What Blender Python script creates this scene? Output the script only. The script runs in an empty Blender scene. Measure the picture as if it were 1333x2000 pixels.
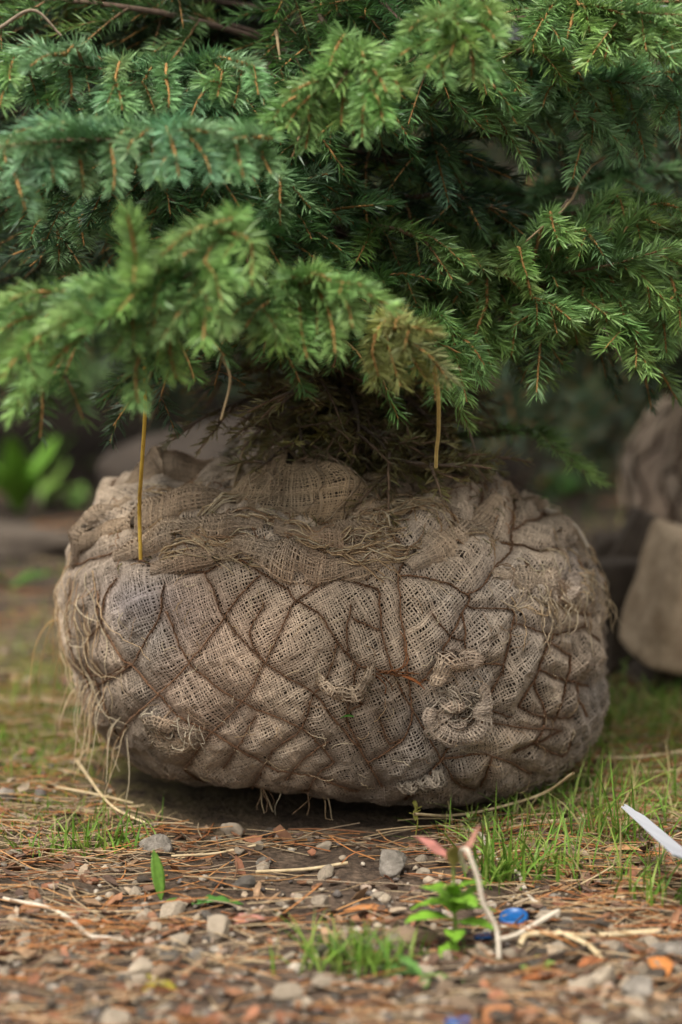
import bpy, bmesh, math, random
import numpy as np
from mathutils import Vector, Matrix

random.seed(7)
rng = np.random.default_rng(7)
R = math.radians
scene = bpy.context.scene
COL = scene.collection

# ------------------------------------------------------------------ camera
CAM = np.array([0.0, -2.55, 0.64]); PITCH = R(8.0); FPX = 4722.0
cam_d = bpy.data.cameras.new('camera')
cam = bpy.data.objects.new('camera', cam_d); COL.objects.link(cam)
cam.location = CAM; cam.rotation_euler = (R(90) - PITCH, 0, 0)
cam_d.sensor_fit = 'VERTICAL'; cam_d.sensor_height = 36.0; cam_d.sensor_width = 24.0; cam_d.lens = 85.0
cam_d.clip_start = 0.05; cam_d.clip_end = 200.0
cam_d.dof.use_dof = True; cam_d.dof.focus_distance = 2.29; cam_d.dof.aperture_fstop = 2.6
scene.camera = cam

# ------------------------------------------------------------------ sky, sun, exposure (overcast)
SUN_EL, SUN_AZ = R(60), R(212)           # azimuth measured from +Y clockwise: behind the camera
world = bpy.data.worlds.new('World'); scene.world = world; world.use_nodes = True
wn = world.node_tree.nodes; wl = world.node_tree.links
sky = wn.new('ShaderNodeTexSky'); sky.sky_type = 'NISHITA'; sky.sun_disc = False
sky.sun_elevation = SUN_EL; sky.sun_rotation = SUN_AZ; sky.dust_density = 4.0; sky.air_density = 1.0
hsv = wn.new('ShaderNodeHueSaturation'); hsv.inputs['Saturation'].default_value = 0.03
bg = wn['Background']; bg.inputs['Strength'].default_value = 0.085
wl.new(sky.outputs[0], hsv.inputs['Color']); wl.new(hsv.outputs[0], bg.inputs['Color'])
sun_d = bpy.data.lights.new('sun', 'SUN'); sun_d.energy = 1.5; sun_d.angle = R(18); sun_d.color = (1.0, 0.965, 0.91)
sun = bpy.data.objects.new('sun', sun_d); COL.objects.link(sun)
sdir = Vector((math.sin(SUN_AZ) * math.cos(SUN_EL), math.cos(SUN_AZ) * math.cos(SUN_EL), math.sin(SUN_EL)))
sun.rotation_euler = sdir.to_track_quat('Z', 'Y').to_euler(); sun.location = sdir * 10
vs = scene.view_settings
vs.view_transform = 'Standard'; vs.look = 'None'; vs.gamma = 1.0; vs.use_curve_mapping = False
vs.exposure = 1.32
scene.cycles.use_adaptive_sampling = True; scene.cycles.adaptive_threshold = 0.03
scene.cycles.max_bounces = 5; scene.cycles.diffuse_bounces = 3; scene.cycles.transparent_max_bounces = 8
scene.cycles.use_denoising = True

# ------------------------------------------------------------------ helpers
def at(px, py, Y):
    dx = (px - 666.5) / FPX; du = -(py - 1000.0) / FPX
    d = np.array([dx, math.cos(PITCH) + du * math.sin(PITCH), -math.sin(PITCH) + du * math.cos(PITCH)])
    return CAM + d * ((Y - CAM[1]) / d[1])
def onground(px, py, z=0.0):
    dx = (px - 666.5) / FPX; du = -(py - 1000.0) / FPX
    d = np.array([dx, math.cos(PITCH) + du * math.sin(PITCH), -math.sin(PITCH) + du * math.cos(PITCH)])
    return CAM + d * ((z - CAM[2]) / d[2])
def project(P):
    q = P - CAM
    f = np.array([0, math.cos(PITCH), -math.sin(PITCH)]); u = np.array([0, math.sin(PITCH), math.cos(PITCH)])
    dep = q @ f
    return 666.5 + FPX * q[..., 0] / dep, 1000.0 - FPX * (q @ u) / dep
def norm(v):
    return v / np.maximum(np.linalg.norm(v, axis=-1, keepdims=True), 1e-9)

def _h(ix, iy, iz, seed):
    n = (ix.astype(np.int64) * 374761393 + iy.astype(np.int64) * 668265263 + iz.astype(np.int64) * 2147483647 + seed * 974634537) & 0xffffffff
    n = ((n ^ (n >> 13)) * 1274126177) & 0xffffffff
    n = ((n ^ (n >> 16)) * 2246822519) & 0xffffffff
    return ((n ^ (n >> 15)) & 0xffffff) / float(0xffffff)
def vn(P, seed=0):
    P = np.asarray(P, float); i = np.floor(P).astype(np.int64); f = P - i; f = f * f * (3 - 2 * f)
    out = 0
    for a in (0, 1):
        for b in (0, 1):
            for c in (0, 1):
                w = (f[..., 0] if a else 1 - f[..., 0]) * (f[..., 1] if b else 1 - f[..., 1]) * (f[..., 2] if c else 1 - f[..., 2])
                out = out + w * _h(i[..., 0] + a, i[..., 1] + b, i[..., 2] + c, seed)
    return out * 2 - 1
def fbm(P, octv=3, seed=0):
    s = 0; a = 1.0; t = 0
    for k in range(octv):
        s = s + a * vn(np.asarray(P) * 2 ** k + 17.3 * k, seed + k); t += a; a *= 0.5
    return s / t
def v3(x, y, z=0.0):
    x, y = np.broadcast_arrays(np.asarray(x, float), np.asarray(y, float))
    return np.stack([x, y, np.zeros_like(x) + z], -1)
def sstep(a, b, x):
    if b < a: return 1 - sstep(b, a, x)
    t = np.clip((x - a) / (b - a), 0, 1); return t * t * (3 - 2 * t)
def spline(C, n):
    C = np.asarray(C, float); m = len(C)
    if m == 2: return C[0] + (C[1] - C[0]) * np.linspace(0, 1, n)[:, None]
    E = np.vstack([2 * C[0] - C[1], C, 2 * C[-1] - C[-2]])
    t = np.linspace(0, m - 1 - 1e-9, n); k = t.astype(int); f = (t - k)[:, None]
    p0, p1, p2, p3 = E[k], E[k + 1], E[k + 2], E[k + 3]
    return 0.5 * (2 * p1 + (p2 - p0) * f + (2 * p0 - 5 * p1 + 4 * p2 - p3) * f ** 2 + (3 * p1 - p0 - 3 * p2 + p3) * f ** 3)

def mesh_np(name, V, Q=None, T=None, mat=None, col=None, smooth=True):
    V = np.asarray(V, np.float32)
    Q = np.zeros((0, 4), np.int32) if Q is None else np.asarray(Q, np.int32).reshape(-1, 4)
    T = np.zeros((0, 3), np.int32) if T is None else np.asarray(T, np.int32).reshape(-1, 3)
    me = bpy.data.meshes.new(name)
    me.vertices.add(len(V)); me.vertices.foreach_set('co', V.ravel())
    nl = Q.size + T.size
    me.loops.add(nl); me.loops.foreach_set('vertex_index', np.concatenate([Q.ravel(), T.ravel()]).astype(np.int32))
    npoly = len(Q) + len(T)
    me.polygons.add(npoly)
    st = np.concatenate([np.arange(len(Q)) * 4, Q.size + np.arange(len(T)) * 3]).astype(np.int32)
    me.polygons.foreach_set('loop_start', st)
    me.polygons.foreach_set('use_smooth', np.full(npoly, smooth, dtype=bool))
    me.update(calc_edges=True)
    if col is not None:
        c = np.ones((len(V), 4), np.float32); c[:, :3] = col
        at_ = me.color_attributes.new('Col', 'FLOAT_COLOR', 'POINT'); at_.data.foreach_set('color', c.ravel())
    if mat: me.materials.append(mat)
    return me
def link(name, me, parent=None, loc=None, rot=None, scale=None):
    o = bpy.data.objects.new(name, me); COL.objects.link(o)
    if parent is not None: o.parent = parent
    if loc is not None: o.location = loc
    if rot is not None: o.rotation_euler = rot
    if scale is not None: o.scale = (scale,) * 3 if np.isscalar(scale) else scale
    return o
def tag(o, label=None, cat=None, group=None, kind=None):
    if label: o['label'] = label
    if cat: o['category'] = cat
    if group: o['group'] = group
    if kind: o['kind'] = kind
    return o
def empty(name, loc=(0, 0, 0)):
    return link(name, None, loc=loc)

class Acc:
    def __init__(s): s.V = []; s.Q = []; s.T = []; s.C = []; s.n = 0
    def add(s, V, Q=None, T=None, col=(1, 1, 1)):
        V = np.asarray(V, float).reshape(-1, 3)
        if Q is not None and len(Q): s.Q.append(np.asarray(Q).reshape(-1, 4) + s.n)
        if T is not None and len(T): s.T.append(np.asarray(T).reshape(-1, 3) + s.n)
        s.V.append(V); s.C.append(np.broadcast_to(np.asarray(col, float), (len(V), 3))); s.n += len(V)
    def mesh(s, name, mat, smooth=True):
        return mesh_np(name, np.vstack(s.V), np.vstack(s.Q) if s.Q else None, np.vstack(s.T) if s.T else None, mat, np.vstack(s.C), smooth)

def strands(P, rad, k=3, cap=True):
    """P (N,m,3) centre lines, rad scalar/(N,m): k-sided tubes"""
    P = np.asarray(P, float)
    if P.ndim == 2: P = P[None]
    N, m, _ = P.shape
    rad = np.broadcast_to(np.asarray(rad, float), (N, m)) if np.ndim(rad) != 1 else np.broadcast_to(np.asarray(rad)[None, :] if len(rad) == m else np.asarray(rad)[:, None], (N, m))
    T = norm(np.gradient(P, axis=1))
    mean = norm(P[:, -1] - P[:, 0] + 1e-6)
    ref = np.where(np.abs(mean[:, 2:3]) > 0.75, np.array([[1.0, 0.13, 0]]), np.array([[0.05, 0.1, 1.0]]))
    A = norm(np.cross(T, ref[:, None, :])); B = np.cross(T, A)
    ang = np.arange(k) * 2 * math.pi / k
    V = P[:, :, None, :] + rad[:, :, None, None] * (A[:, :, None, :] * np.cos(ang)[None, None, :, None] + B[:, :, None, :] * np.sin(ang)[None, None, :, None])
    base = (np.arange(N) * m * k)[:, None, None] + (np.arange(m - 1) * k)[None, :, None]
    j = np.arange(k); jn = (j + 1) % k
    Q = np.stack([base + j, base + jn, base + k + jn, base + k + j], -1).reshape(-1, 4)
    return V.reshape(-1, 3), Q
def percol(c, m_k):
    return np.repeat(np.asarray(c, float), m_k, axis=0)

# ------------------------------------------------------------------ materials
def new_mat(name):
    m = bpy.data.materials.new(name); m.use_nodes = True
    return m, m.node_tree.nodes, m.node_tree.links, m.node_tree.nodes['Principled BSDF']
def attr_mat(name, rough=0.7, bump=0.0, bscale=300, transl=0.0, spec=0.3, nvar=0.0, nscale=60, sheen=0.0):
    m, n, l, p = new_mat(name)
    a = n.new('ShaderNodeAttribute'); a.attribute_name = 'Col'
    src = a.outputs['Color']
    if nvar or bump:
        tc = n.new('ShaderNodeTexCoord')
    if nvar:
        t = n.new('ShaderNodeTexNoise'); t.inputs['Scale'].default_value = nscale; t.inputs['Detail'].default_value = 6
        l.new(tc.outputs['Object'], t.inputs['Vector'])
        mr = n.new('ShaderNodeMapRange'); mr.inputs[1].default_value = .3; mr.inputs[2].default_value = .7
        mr.inputs[3].default_value = 1 - nvar; mr.inputs[4].default_value = 1 + nvar; l.new(t.outputs[0], mr.inputs[0])
        mx = n.new('ShaderNodeVectorMath'); mx.operation = 'SCALE'
        l.new(src, mx.inputs[0]); l.new(mr.outputs[0], mx.inputs['Scale']); src = mx.outputs[0]
    l.new(src, p.inputs['Base Color'])
    p.inputs['Roughness'].default_value = rough; p.inputs['Specular IOR Level'].default_value = spec
    if bump:
        t2 = n.new('ShaderNodeTexNoise'); t2.inputs['Scale'].default_value = bscale; t2.inputs['Detail'].default_value = 5
        l.new(tc.outputs['Object'], t2.inputs['Vector'])
        b = n.new('ShaderNodeBump'); b.inputs['Strength'].default_value = bump; b.inputs['Distance'].default_value = .002
        l.new(t2.outputs[0], b.inputs['Height']); l.new(b.outputs[0], p.inputs['Normal'])
    if transl:
        tr = n.new('ShaderNodeBsdfTranslucent'); l.new(src, tr.inputs['Color'])
        ms = n.new('ShaderNodeMixShader'); ms.inputs[0].default_value = transl
        l.new(p.outputs[0], ms.inputs[1]); l.new(tr.outputs[0], ms.inputs[2])
        l.new(ms.outputs[0], n['Material Output'].inputs['Surface'])
    return m
def noise_mat(name, c1, c2, scale=30, rough=.85, bump=.4, bscale=None, c3=None, rand=0.0, spec=.25, detail=8):
    m, n, l, p = new_mat(name)
    tc = n.new('ShaderNodeTexCoord'); t = n.new('ShaderNodeTexNoise')
    t.inputs['Scale'].default_value = scale; t.inputs['Detail'].default_value = detail; t.inputs['Roughness'].default_value = .65
    l.new(tc.outputs['Object'], t.inputs['Vector'])
    cr = n.new('ShaderNodeValToRGB'); e = cr.color_ramp.elements
    e[0].position = .3; e[0].color = (*c1, 1); e[1].position = .7; e[1].color = (*c2, 1)
    if c3: q = e.new(.5); q.color = (*c3, 1)
    l.new(t.outputs[0], cr.inputs[0]); src = cr.outputs[0]
    if rand:
        oi = n.new('ShaderNodeObjectInfo'); mr = n.new('ShaderNodeMapRange')
        mr.inputs[3].default_value = 1 - rand; mr.inputs[4].default_value = 1 + rand; l.new(oi.outputs['Random'], mr.inputs[0])
        mx = n.new('ShaderNodeVectorMath'); mx.operation = 'SCALE'; l.new(src, mx.inputs[0]); l.new(mr.outputs[0], mx.inputs['Scale']); src = mx.outputs[0]
    l.new(src, p.inputs['Base Color']); p.inputs['Roughness'].default_value = rough; p.inputs['Specular IOR Level'].default_value = spec
    if bump:
        t2 = n.new('ShaderNodeTexNoise'); t2.inputs['Scale'].default_value = bscale or scale * 3; t2.inputs['Detail'].default_value = 8
        l.new(tc.outputs['Object'], t2.inputs['Vector'])
        b = n.new('ShaderNodeBump'); b.inputs['Strength'].default_value = bump; b.inputs['Distance'].default_value = .004
        l.new(t2.outputs[0], b.inputs['Height']); l.new(b.outputs[0], p.inputs['Normal'])
    return m

M = {}
M['needle'] = attr_mat('spruce_needle', rough=.42, transl=.22, spec=.5)
M['bark'] = attr_mat('twig_bark', rough=.85, bump=.5, bscale=260, nvar=.25, nscale=180)
M['thread'] = attr_mat('jute_thread', rough=.95, spec=.1, nvar=.22, nscale=420)
M['twine'] = attr_mat('net_twine', rough=.9, spec=.1, nvar=.3, nscale=500)
M['litter'] = attr_mat('litter_straw', rough=.6, spec=.25, nvar=.2, nscale=300)
M['leaf'] = attr_mat('green_leaf', rough=.5, spec=.35, transl=.25, nvar=.18, nscale=220)
M['grass'] = attr_mat('grass_blade', rough=.5, spec=.3, transl=.3)
M['deadleaf'] = attr_mat('dead_leaf', rough=.7, spec=.2, nvar=.3, nscale=150, bump=.4, bscale=300, transl=.1)
M['gravel'] = attr_mat('gravel_stone', rough=.85, spec=.2, nvar=.25, nscale=160, bump=.5, bscale=350)
M['core'] = noise_mat('ball_soil', (.022, .015, .010), (.06, .042, .03), 60, .95, .8)
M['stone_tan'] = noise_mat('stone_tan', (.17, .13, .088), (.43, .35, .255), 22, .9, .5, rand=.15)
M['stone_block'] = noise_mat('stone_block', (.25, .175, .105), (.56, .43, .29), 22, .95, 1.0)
M['stone_brown'] = noise_mat('stone_brown', (.15, .10, .062), (.28, .195, .125), 18, .9, .5, rand=.2)
M['stone_grey'] = noise_mat('stone_grey', (.10, .085, .065), (.33, .285, .23), 70, .9, .9, c3=(.20, .17, .135), rand=.15)
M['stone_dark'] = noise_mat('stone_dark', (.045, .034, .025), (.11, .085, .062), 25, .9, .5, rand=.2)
M['stone_shade'] = noise_mat('boulder_shaded', (.022, .016, .011), (.05, .037, .027), 18, .9, .5)  # boulder stone darkened: shade under the trees put into its colour
M['cord_white'] = noise_mat('white_cord', (.42, .34, .24), (.66, .58, .46), 300, .8, .3)
M['cord_yellow'] = noise_mat('yellow_cord', (.42, .25, .03), (.62, .42, .07), 90, .6, .2)
M['cord_pale'] = noise_mat('pale_yellow_cord', (.5, .38, .12), (.70, .55, .22), 90, .6, .2)
M['tag_white'] = noise_mat('white_plastic_tag', (.36, .36, .39), (.58, .58, .60), 8, .45, .05, spec=.4)
M['blue'] = noise_mat('blue_plastic', (.004, .055, .19), (.012, .12, .34), 20, .4, .1, spec=.5)
M['straw'] = noise_mat('dry_straw', (.42, .30, .15), (.66, .52, .32), 90, .7, .2, rand=.15)
M['stalk_dark'] = noise_mat('dark_twig', (.035, .024, .016), (.09, .06, .04), 90, .85, .4)

# ground
gm, gn, gl, gp = new_mat('ground_soil')
tc = gn.new('ShaderNodeTexCoord')
n1 = gn.new('ShaderNodeTexNoise'); n1.inputs['Scale'].default_value = 26; n1.inputs['Detail'].default_value = 10; n1.inputs['Roughness'].default_value = .7
n2 = gn.new('ShaderNodeTexNoise'); n2.inputs['Scale'].default_value = 170; n2.inputs['Detail'].default_value = 8
n3 = gn.new('ShaderNodeTexNoise'); n3.inputs['Scale'].default_value = 3.2; n3.inputs['Detail'].default_value = 5
for t in (n1, n2, n3): gl.new(tc.outputs['Object'], t.inputs['Vector'])
r1 = gn.new('ShaderNodeValToRGB'); e = r1.color_ramp.elements
e[0].position = .32; e[0].color = (.035, .025, .018, 1); e[1].position = .72; e[1].color = (.19, .135, .095, 1)
e.new(.5).color = (.10, .07, .05, 1)
r2 = gn.new('ShaderNodeValToRGB'); e = r2.color_ramp.elements
e[0].position = .35; e[0].color = (.55, .55, .55, 1); e[1].position = .7; e[1].color = (1.25, 1.2, 1.15, 1)
gl.new(n1.outputs[0], r1.inputs[0]); gl.new(n2.outputs[0], r2.inputs[0])
mul = gn.new('ShaderNodeVectorMath'); mul.operation = 'MULTIPLY'; gl.new(r1.outputs[0], mul.inputs[0]); gl.new(r2.outputs[0], mul.inputs[1])
ga = gn.new('ShaderNodeAttribute'); ga.attribute_name = 'Col'      # moss cover / worn pale earth patches, and painted shade at the back
mm = gn.new('ShaderNodeMix'); mm.data_type = 'RGBA'
sep = gn.new('ShaderNodeSeparateColor'); gl.new(ga.outputs['Color'], sep.inputs[0])
mf = gn.new('ShaderNodeMath'); mf.operation = 'MULTIPLY'; gl.new(sep.outputs[0], mf.inputs[0])
r3 = gn.new('ShaderNodeMapRange'); r3.inputs[1].default_value = .38; r3.inputs[2].default_value = .6; gl.new(n1.outputs[0], r3.inputs[0]); gl.new(r3.outputs[0], mf.inputs[1])
gl.new(mf.outputs[0], mm.inputs['Factor']); gl.new(mul.outputs[0], mm.inputs[6]); mm.inputs[7].default_value = (.15, .145, .02, 1)
m2 = gn.new('ShaderNodeMix'); m2.data_type = 'RGBA'; gl.new(sep.outputs[1], m2.inputs['Factor']); gl.new(mm.outputs[2], m2.inputs[6]); 
r4 = gn.new('ShaderNodeValToRGB'); e = r4.color_ramp.elements; e[0].position = .3; e[0].color = (.13, .105, .07, 1); e[1].position = .7; e[1].color = (.26, .21, .15, 1)
gl.new(n1.outputs[0], r4.inputs[0]); gl.new(r4.outputs[0], m2.inputs[7])
m3 = gn.new('ShaderNodeMix'); m3.data_type = 'RGBA'; gl.new(sep.outputs[2], m3.inputs['Factor']); gl.new(m2.outputs[2], m3.inputs[6]); m3.inputs[7].default_value = (.028, .02, .014, 1)  # third channel darkens the far ground, tree shade put into the soil colour
gl.new(m3.outputs[2], gp.inputs['Base Color']); gp.inputs['Roughness'].default_value = .95; gp.inputs['Specular IOR Level'].default_value = .15
gb = gn.new('ShaderNodeBump'); gb.inputs['Strength'].default_value = .8; gb.inputs['Distance'].default_value = .006
gl.new(n2.outputs[0], gb.inputs['Height']); gl.new(gb.outputs[0], gp.inputs['Normal'])

# ------------------------------------------------------------------ ground
def gz(x, y):
    x = np.asarray(x, float); y = np.asarray(y, float)
    z = .010 * fbm(v3(x * 3.5, y * 3.5), 3, 5) + .004 * vn(v3(x * 22, y * 22), 9)
    z = z + .9 * sstep(3.4, 6.5, y) + .02 * sstep(1.5, 3, y) * fbm(v3(x * 2, y * 2), 2, 31)
    z = z - .008 * np.exp(-((x / .28) ** 2 + (y / .28) ** 2) ** 2)
    return z - .004
t = np.linspace(-1, 1, 261)
gx = np.sinh(t * 5.2) / math.sinh(5.2) * 60; gyy = gx - .35
GX, GY = np.meshgrid(gx, gyy, indexing='ij')
V = np.stack([GX, GY, gz(GX, GY)], -1).reshape(-1, 3)
n_ = len(t); ii, jj = np.meshgrid(np.arange(n_ - 1), np.arange(n_ - 1), indexing='ij'); b_ = (ii * n_ + jj).ravel()
Q = np.stack([b_, b_ + n_, b_ + n_ + 1, b_ + 1], -1)
xx, yy = V[:, 0], V[:, 1]
moss = np.clip(1.6 * np.exp(-(((xx + .55) / .35) ** 2 + ((yy - .25) / .4) ** 2)) + np.exp(-(((xx - .5) / .25) ** 2 + ((yy - .05) / .45) ** 2)) + .5 * sstep(.3, .8, fbm(v3(xx * 1.3, yy * 1.3), 2, 44)) * (np.abs(yy) < 6), 0, 1)
pale = np.exp(-(((xx + .75) / .55) ** 2 + ((yy - 1.6) / .5) ** 2)) * .9
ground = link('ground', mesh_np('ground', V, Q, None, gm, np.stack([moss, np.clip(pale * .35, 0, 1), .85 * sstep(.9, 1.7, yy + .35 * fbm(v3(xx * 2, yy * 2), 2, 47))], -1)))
tag(ground, 'brown soil ground with needle litter, gravel and patches of moss', kind='structure')

# ------------------------------------------------------------------ root ball surface
RB = .29; CX = -.008
prof = spline([(.10, .002), (.17, .003), (.228, .020), (.262, .060), (.280, .115), (.284, .17), (.279, .213), (.258, .252), (.222, .281), (.165, .302), (.10, .317), (.03, .328)], 300)
arc = np.concatenate([[0], np.cumsum(np.linalg.norm(np.diff(prof, axis=0), axis=1))]); SM = arc[-1]
def base_surf(X, S):
    th = X / RB; S = np.clip(S, 0, SM)
    r = np.interp(S, arc, prof[:, 0]); z = np.interp(S, arc, prof[:, 1])
    left = np.clip(-np.sin(th), -1, 1); up = sstep(.12, .3, z); front = np.cos(th)
    r = r * (1 + .035 * up * left * sstep(.03, .2, r) + .02 * vn(np.stack([np.cos(th) * 1.7, np.sin(th) * 1.7, z * 9], -1), 3) * sstep(0, .1, r))
    z = z + .015 * up * np.clip(left, 0, 1) * sstep(.03, .2, r) - .006 * up * np.clip(front, 0, 1)
    low = 1 - sstep(.02, .16, z); r = r * (1 + low * (.075 * np.clip(np.sin(th), 0, 1) - .02 * np.clip(left, 0, 1)) * sstep(.1, .2, r))
    z = z + .020 * (1 - sstep(.0, .10, z)) * np.clip(front, 0, 1) * np.exp(-((th + .35) / .75) ** 2)
    z = z + (1 - up) * .010 * np.clip(left, 0, 1) * sstep(.15, .25, r)
    return np.stack([CX + r * np.sin(th), -r * np.cos(th), z + .003], -1)
NX, NS = 1000, 420
Xg = np.linspace(-math.pi * RB, math.pi * RB, NX); Sg = np.linspace(0, SM, NS)
XX, SS = np.meshgrid(Xg, Sg, indexing='ij')
B0 = base_surf(XX, SS)
def grid_normals(P):
    return norm(np.cross(np.gradient(P, axis=0), np.gradient(P, axis=1)))
N0 = grid_normals(B0)
if (N0[NX // 2, NS // 2] @ np.array([0, -1, 0])) < 0: N0 = -N0
pxg, pyg = project(B0); facing = np.einsum('ijk,ijk->ij', N0, norm(CAM - B0)) > 0.02
fi = np.argwhere(facing); fpx = pxg[facing]; fpy = pyg[facing]
def surf_of(px, py):
    k = np.argmin((fpx - px) ** 2 + (fpy - py) ** 2); i, j = fi[k]
    return Xg[i], Sg[j]
# net lines read off the photograph, in picture pixels, laid on the ball
NET = [
 [(145,1150),(145,1216),(163,1297),(180,1340)], [(197,1153),(201,1220),(240,1288),(255,1297),(311,1356),(350,1400),(415,1430)],
 [(230,1130),(212,1160),(201,1220),(176,1252),(181,1315),(197,1344)], [(325,1140),(307,1216),(262,1292),(210,1330),(197,1344),(235,1443)],
 [(325,1193),(374,1293),(473,1371),(590,1421),(653,1493)], [(400,1120),(424,1162),(442,1207),(518,1292),(613,1353),(650,1400)],
 [(510,1130),(460,1180),(442,1207),(374,1293),(311,1356),(260,1400),(235,1443)], [(560,1150),(581,1175),(626,1202),(660,1255),(702,1298)],
 [(640,1130),(581,1175),(563,1202),(518,1294),(473,1371),(415,1430),(361,1502)], [(660,1255),(636,1335),(613,1353),(590,1421),(532,1470),(518,1497),(487,1545)],
 [(415,1430),(532,1500),(626,1518),(700,1545)], [(361,1502),(437,1545),(500,1570)], [(653,1493),(618,1517),(590,1560)],
 [(687,1184),(676,1251),(702,1298),(760,1310)], [(739,1153),(749,1246),(770,1320),(806,1385),(860,1480)],
 [(778,1127),(783,1205),(796,1309),(806,1385)], [(778,1127),(840,1132),(905,1165),(905,1184),(863,1262),(858,1278),(820,1330)],
 [(900,1194),(915,1288),(957,1293),(983,1298)], [(905,1184),(993,1194),(998,1215),(983,1298),(973,1330),(950,1407),(1090,1425)],
 [(999,1020),(999,1075),(962,1111),(941,1148),(905,1165)], [(890,1060),(931,1028),(999,1064),(1087,1075),(1130,1060)],
 [(1004,1033),(1060,1010)], [(1077,1236),(1050,1303),(1013,1380)], [(998,1215),(1077,1240),(1139,1225),(1165,1252)],
 [(1113,1280),(1100,1350),(1077,1412)], [(860,1480),(820,1529),(790,1560)], [(860,1480),(896,1529),(930,1545)], [(860,1480),(960,1475),(1040,1511)],
 [(720,1493),(676,1400),(707,1371),(640,1355)], [(720,1493),(748,1538)], [(720,1493),(790,1440),(806,1385)], [(960,1475),(940,1540)],
 [(950,1407),(890,1440),(860,1480)], [(1013,1380),(1060,1400),(1120,1400)], [(1045,1308),(1110,1330),(1150,1340)], [(760,1310),(702,1298),(690,1340),(676,1400)],
 [(850,1280),(915,1290)], [(650,1400),(690,1450),(720,1493)], [(760,1060),(790,1090),(778,1127)], [(640,1110),(690,1135),(739,1153)],
 [(300,1105),(400,1120),(450,1095),(560,1150)], [(240,1080),(300,1105)], [(130,1115),(200,1090),(240,1080),(330,1035)], [(330,1035),(250,1030),(180,1060)],
 [(860,1000),(890,1060),(800,1090)], [(940,960),(931,1028)], [(1004,1033),(980,960),(900,930)], [(1060,1010),(1090,960)], [(330,960),(400,990),(460,1000)],
 [(260,975),(330,960),(400,930)], [(1113,1280),(1060,1250)], [(1139,1225),(1150,1150),(1120,1090)],
]
NET += [[(1020,1100),(1060,1130),(1120,1140)], [(1080,1140),(1110,1190),(1160,1200)], [(1040,1330),(1060,1400),(1040,1450)], [(1040,1450),(1090,1470),(1110,1440)], [(930,1380),(1000,1400)], [(840,1200),(870,1240),(905,1250)], [(1120,1340),(1140,1400)], [(640,1450),(600,1480),(560,1520)],
 [(150,1297),(200,1320),(255,1297)], [(500,1400),(470,1450),(437,1500)], [(740,1400),(760,1450),(790,1440)], [(690,1210),(740,1230)], [(520,1180),(490,1240),(518,1292)], [(900,1400),(950,1407)], [(1000,1470),(1060,1440),(1090,1425)]]
lines = []          # each: (n,2) in (X,S)
for pl in NET:
    p = spline(np.array(pl, float), 6 * len(pl))
    lines.append(np.array([surf_of(a, b) for a, b in p[::2]] + [surf_of(*p[-1])]))
# the rest of the net (sides, back): a jittered diamond lattice
r2 = np.random.default_rng(3)
nc, nr = 24, 9; node = {}
for j in range(nr + 1):
    for i in range(nc):
        x = ((i + .5 * (j % 2)) / nc - .5) * 2 * math.pi * RB + r2.normal(0, .009); s = .05 + j / nr * (SM - .22) + r2.normal(0, .010)
        node[(j, i)] = (x, s)
for j in range(nr):
    for i in range(nc):
        for di in ((0, -1) if j % 2 == 0 else (0, 1)):
            a = node[(j, i)]; b = node[(j + 1, (i + di) % nc)]
            if abs(a[0] - b[0]) > .3: continue
            if min(abs(a[0]), abs(b[0])) < .40: continue
            if r2.random() < .88: lines.append(np.linspace(a, b, 5))
# distance field to the net
P2 = np.stack([XX, SS], -1); rr = np.interp(SS, arc, prof[:, 0]) / RB
D = np.full(XX.shape, .2)
for L in lines:
    for a, b in zip(L[:-1], L[1:]):
        x0, x1 = min(a[0], b[0]) - .06, max(a[0], b[0]) + .06
        i0, i1 = np.searchsorted(Xg, [x0, x1]); j0, j1 = np.searchsorted(Sg, [min(a[1], b[1]) - .05, max(a[1], b[1]) + .05])
        if i1 <= i0 or j1 <= j0: continue
        sub = P2[i0:i1, j0:j1]; k = rr[i0:i1, j0:j1]; sc = np.stack([k, np.ones_like(k)], -1)
        ab = (b - a) * sc; ap = (sub - a) * sc
        tt = np.clip((ap * ab).sum(-1) / np.maximum((ab * ab).sum(-1), 1e-9), 0, 1)
        D[i0:i1, j0:j1] = np.minimum(D[i0:i1, j0:j1], np.linalg.norm(ap - ab * tt[..., None], axis=-1))
puff = 1 - (1 - np.clip(D / .022, 0, 1)) ** 2.0
zz0 = B0[..., 2]
top = sstep(.24, .30, zz0)
right = sstep(-.02, .15, XX) * (np.abs(XX) < .6)
cr = fbm(B0 * 34, 3, 21); cr2 = 1 - np.abs(fbm(B0 * 55 + 3, 2, 23))
disp = (.0050 + .003 * right + .004 * top) * puff + .004 * cr * (1 + .8 * right + 1.2 * top) + (.004 + .004 * right + .004 * top) * (cr2 ** 3 - .4) * sstep(.003, .02, D) + .006 * fbm(B0 * 11, 2, 27) + .030 * top * fbm(B0 * 13 + 1, 2, 28) * sstep(.06, .16, np.hypot(B0[..., 0], B0[..., 1]))
disp -= .0015
BALL = B0 + N0 * disp[..., None]
BALL[..., 2] = np.maximum(BALL[..., 2], .001)
NB = grid_normals(BALL)
if (NB[NX // 2, NS // 2] @ np.array([0, -1, 0])) < 0: NB = -NB
def bsample(G, X, S):
    fx = np.clip((X - Xg[0]) / (Xg[1] - Xg[0]), 0, NX - 1.001); fs = np.clip(S / (Sg[1] - Sg[0]), 0, NS - 1.001)
    i = fx.astype(int); j = fs.astype(int); a = (fx - i)[..., None]; b = (fs - j)[..., None]
    return G[i, j] * (1 - a) * (1 - b) + G[i + 1, j] * a * (1 - b) + G[i, j + 1] * (1 - a) * b + G[i + 1, j + 1] * a * b
def wrapX(X):
    return (X + math.pi * RB) % (2 * math.pi * RB) - math.pi * RB

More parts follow.
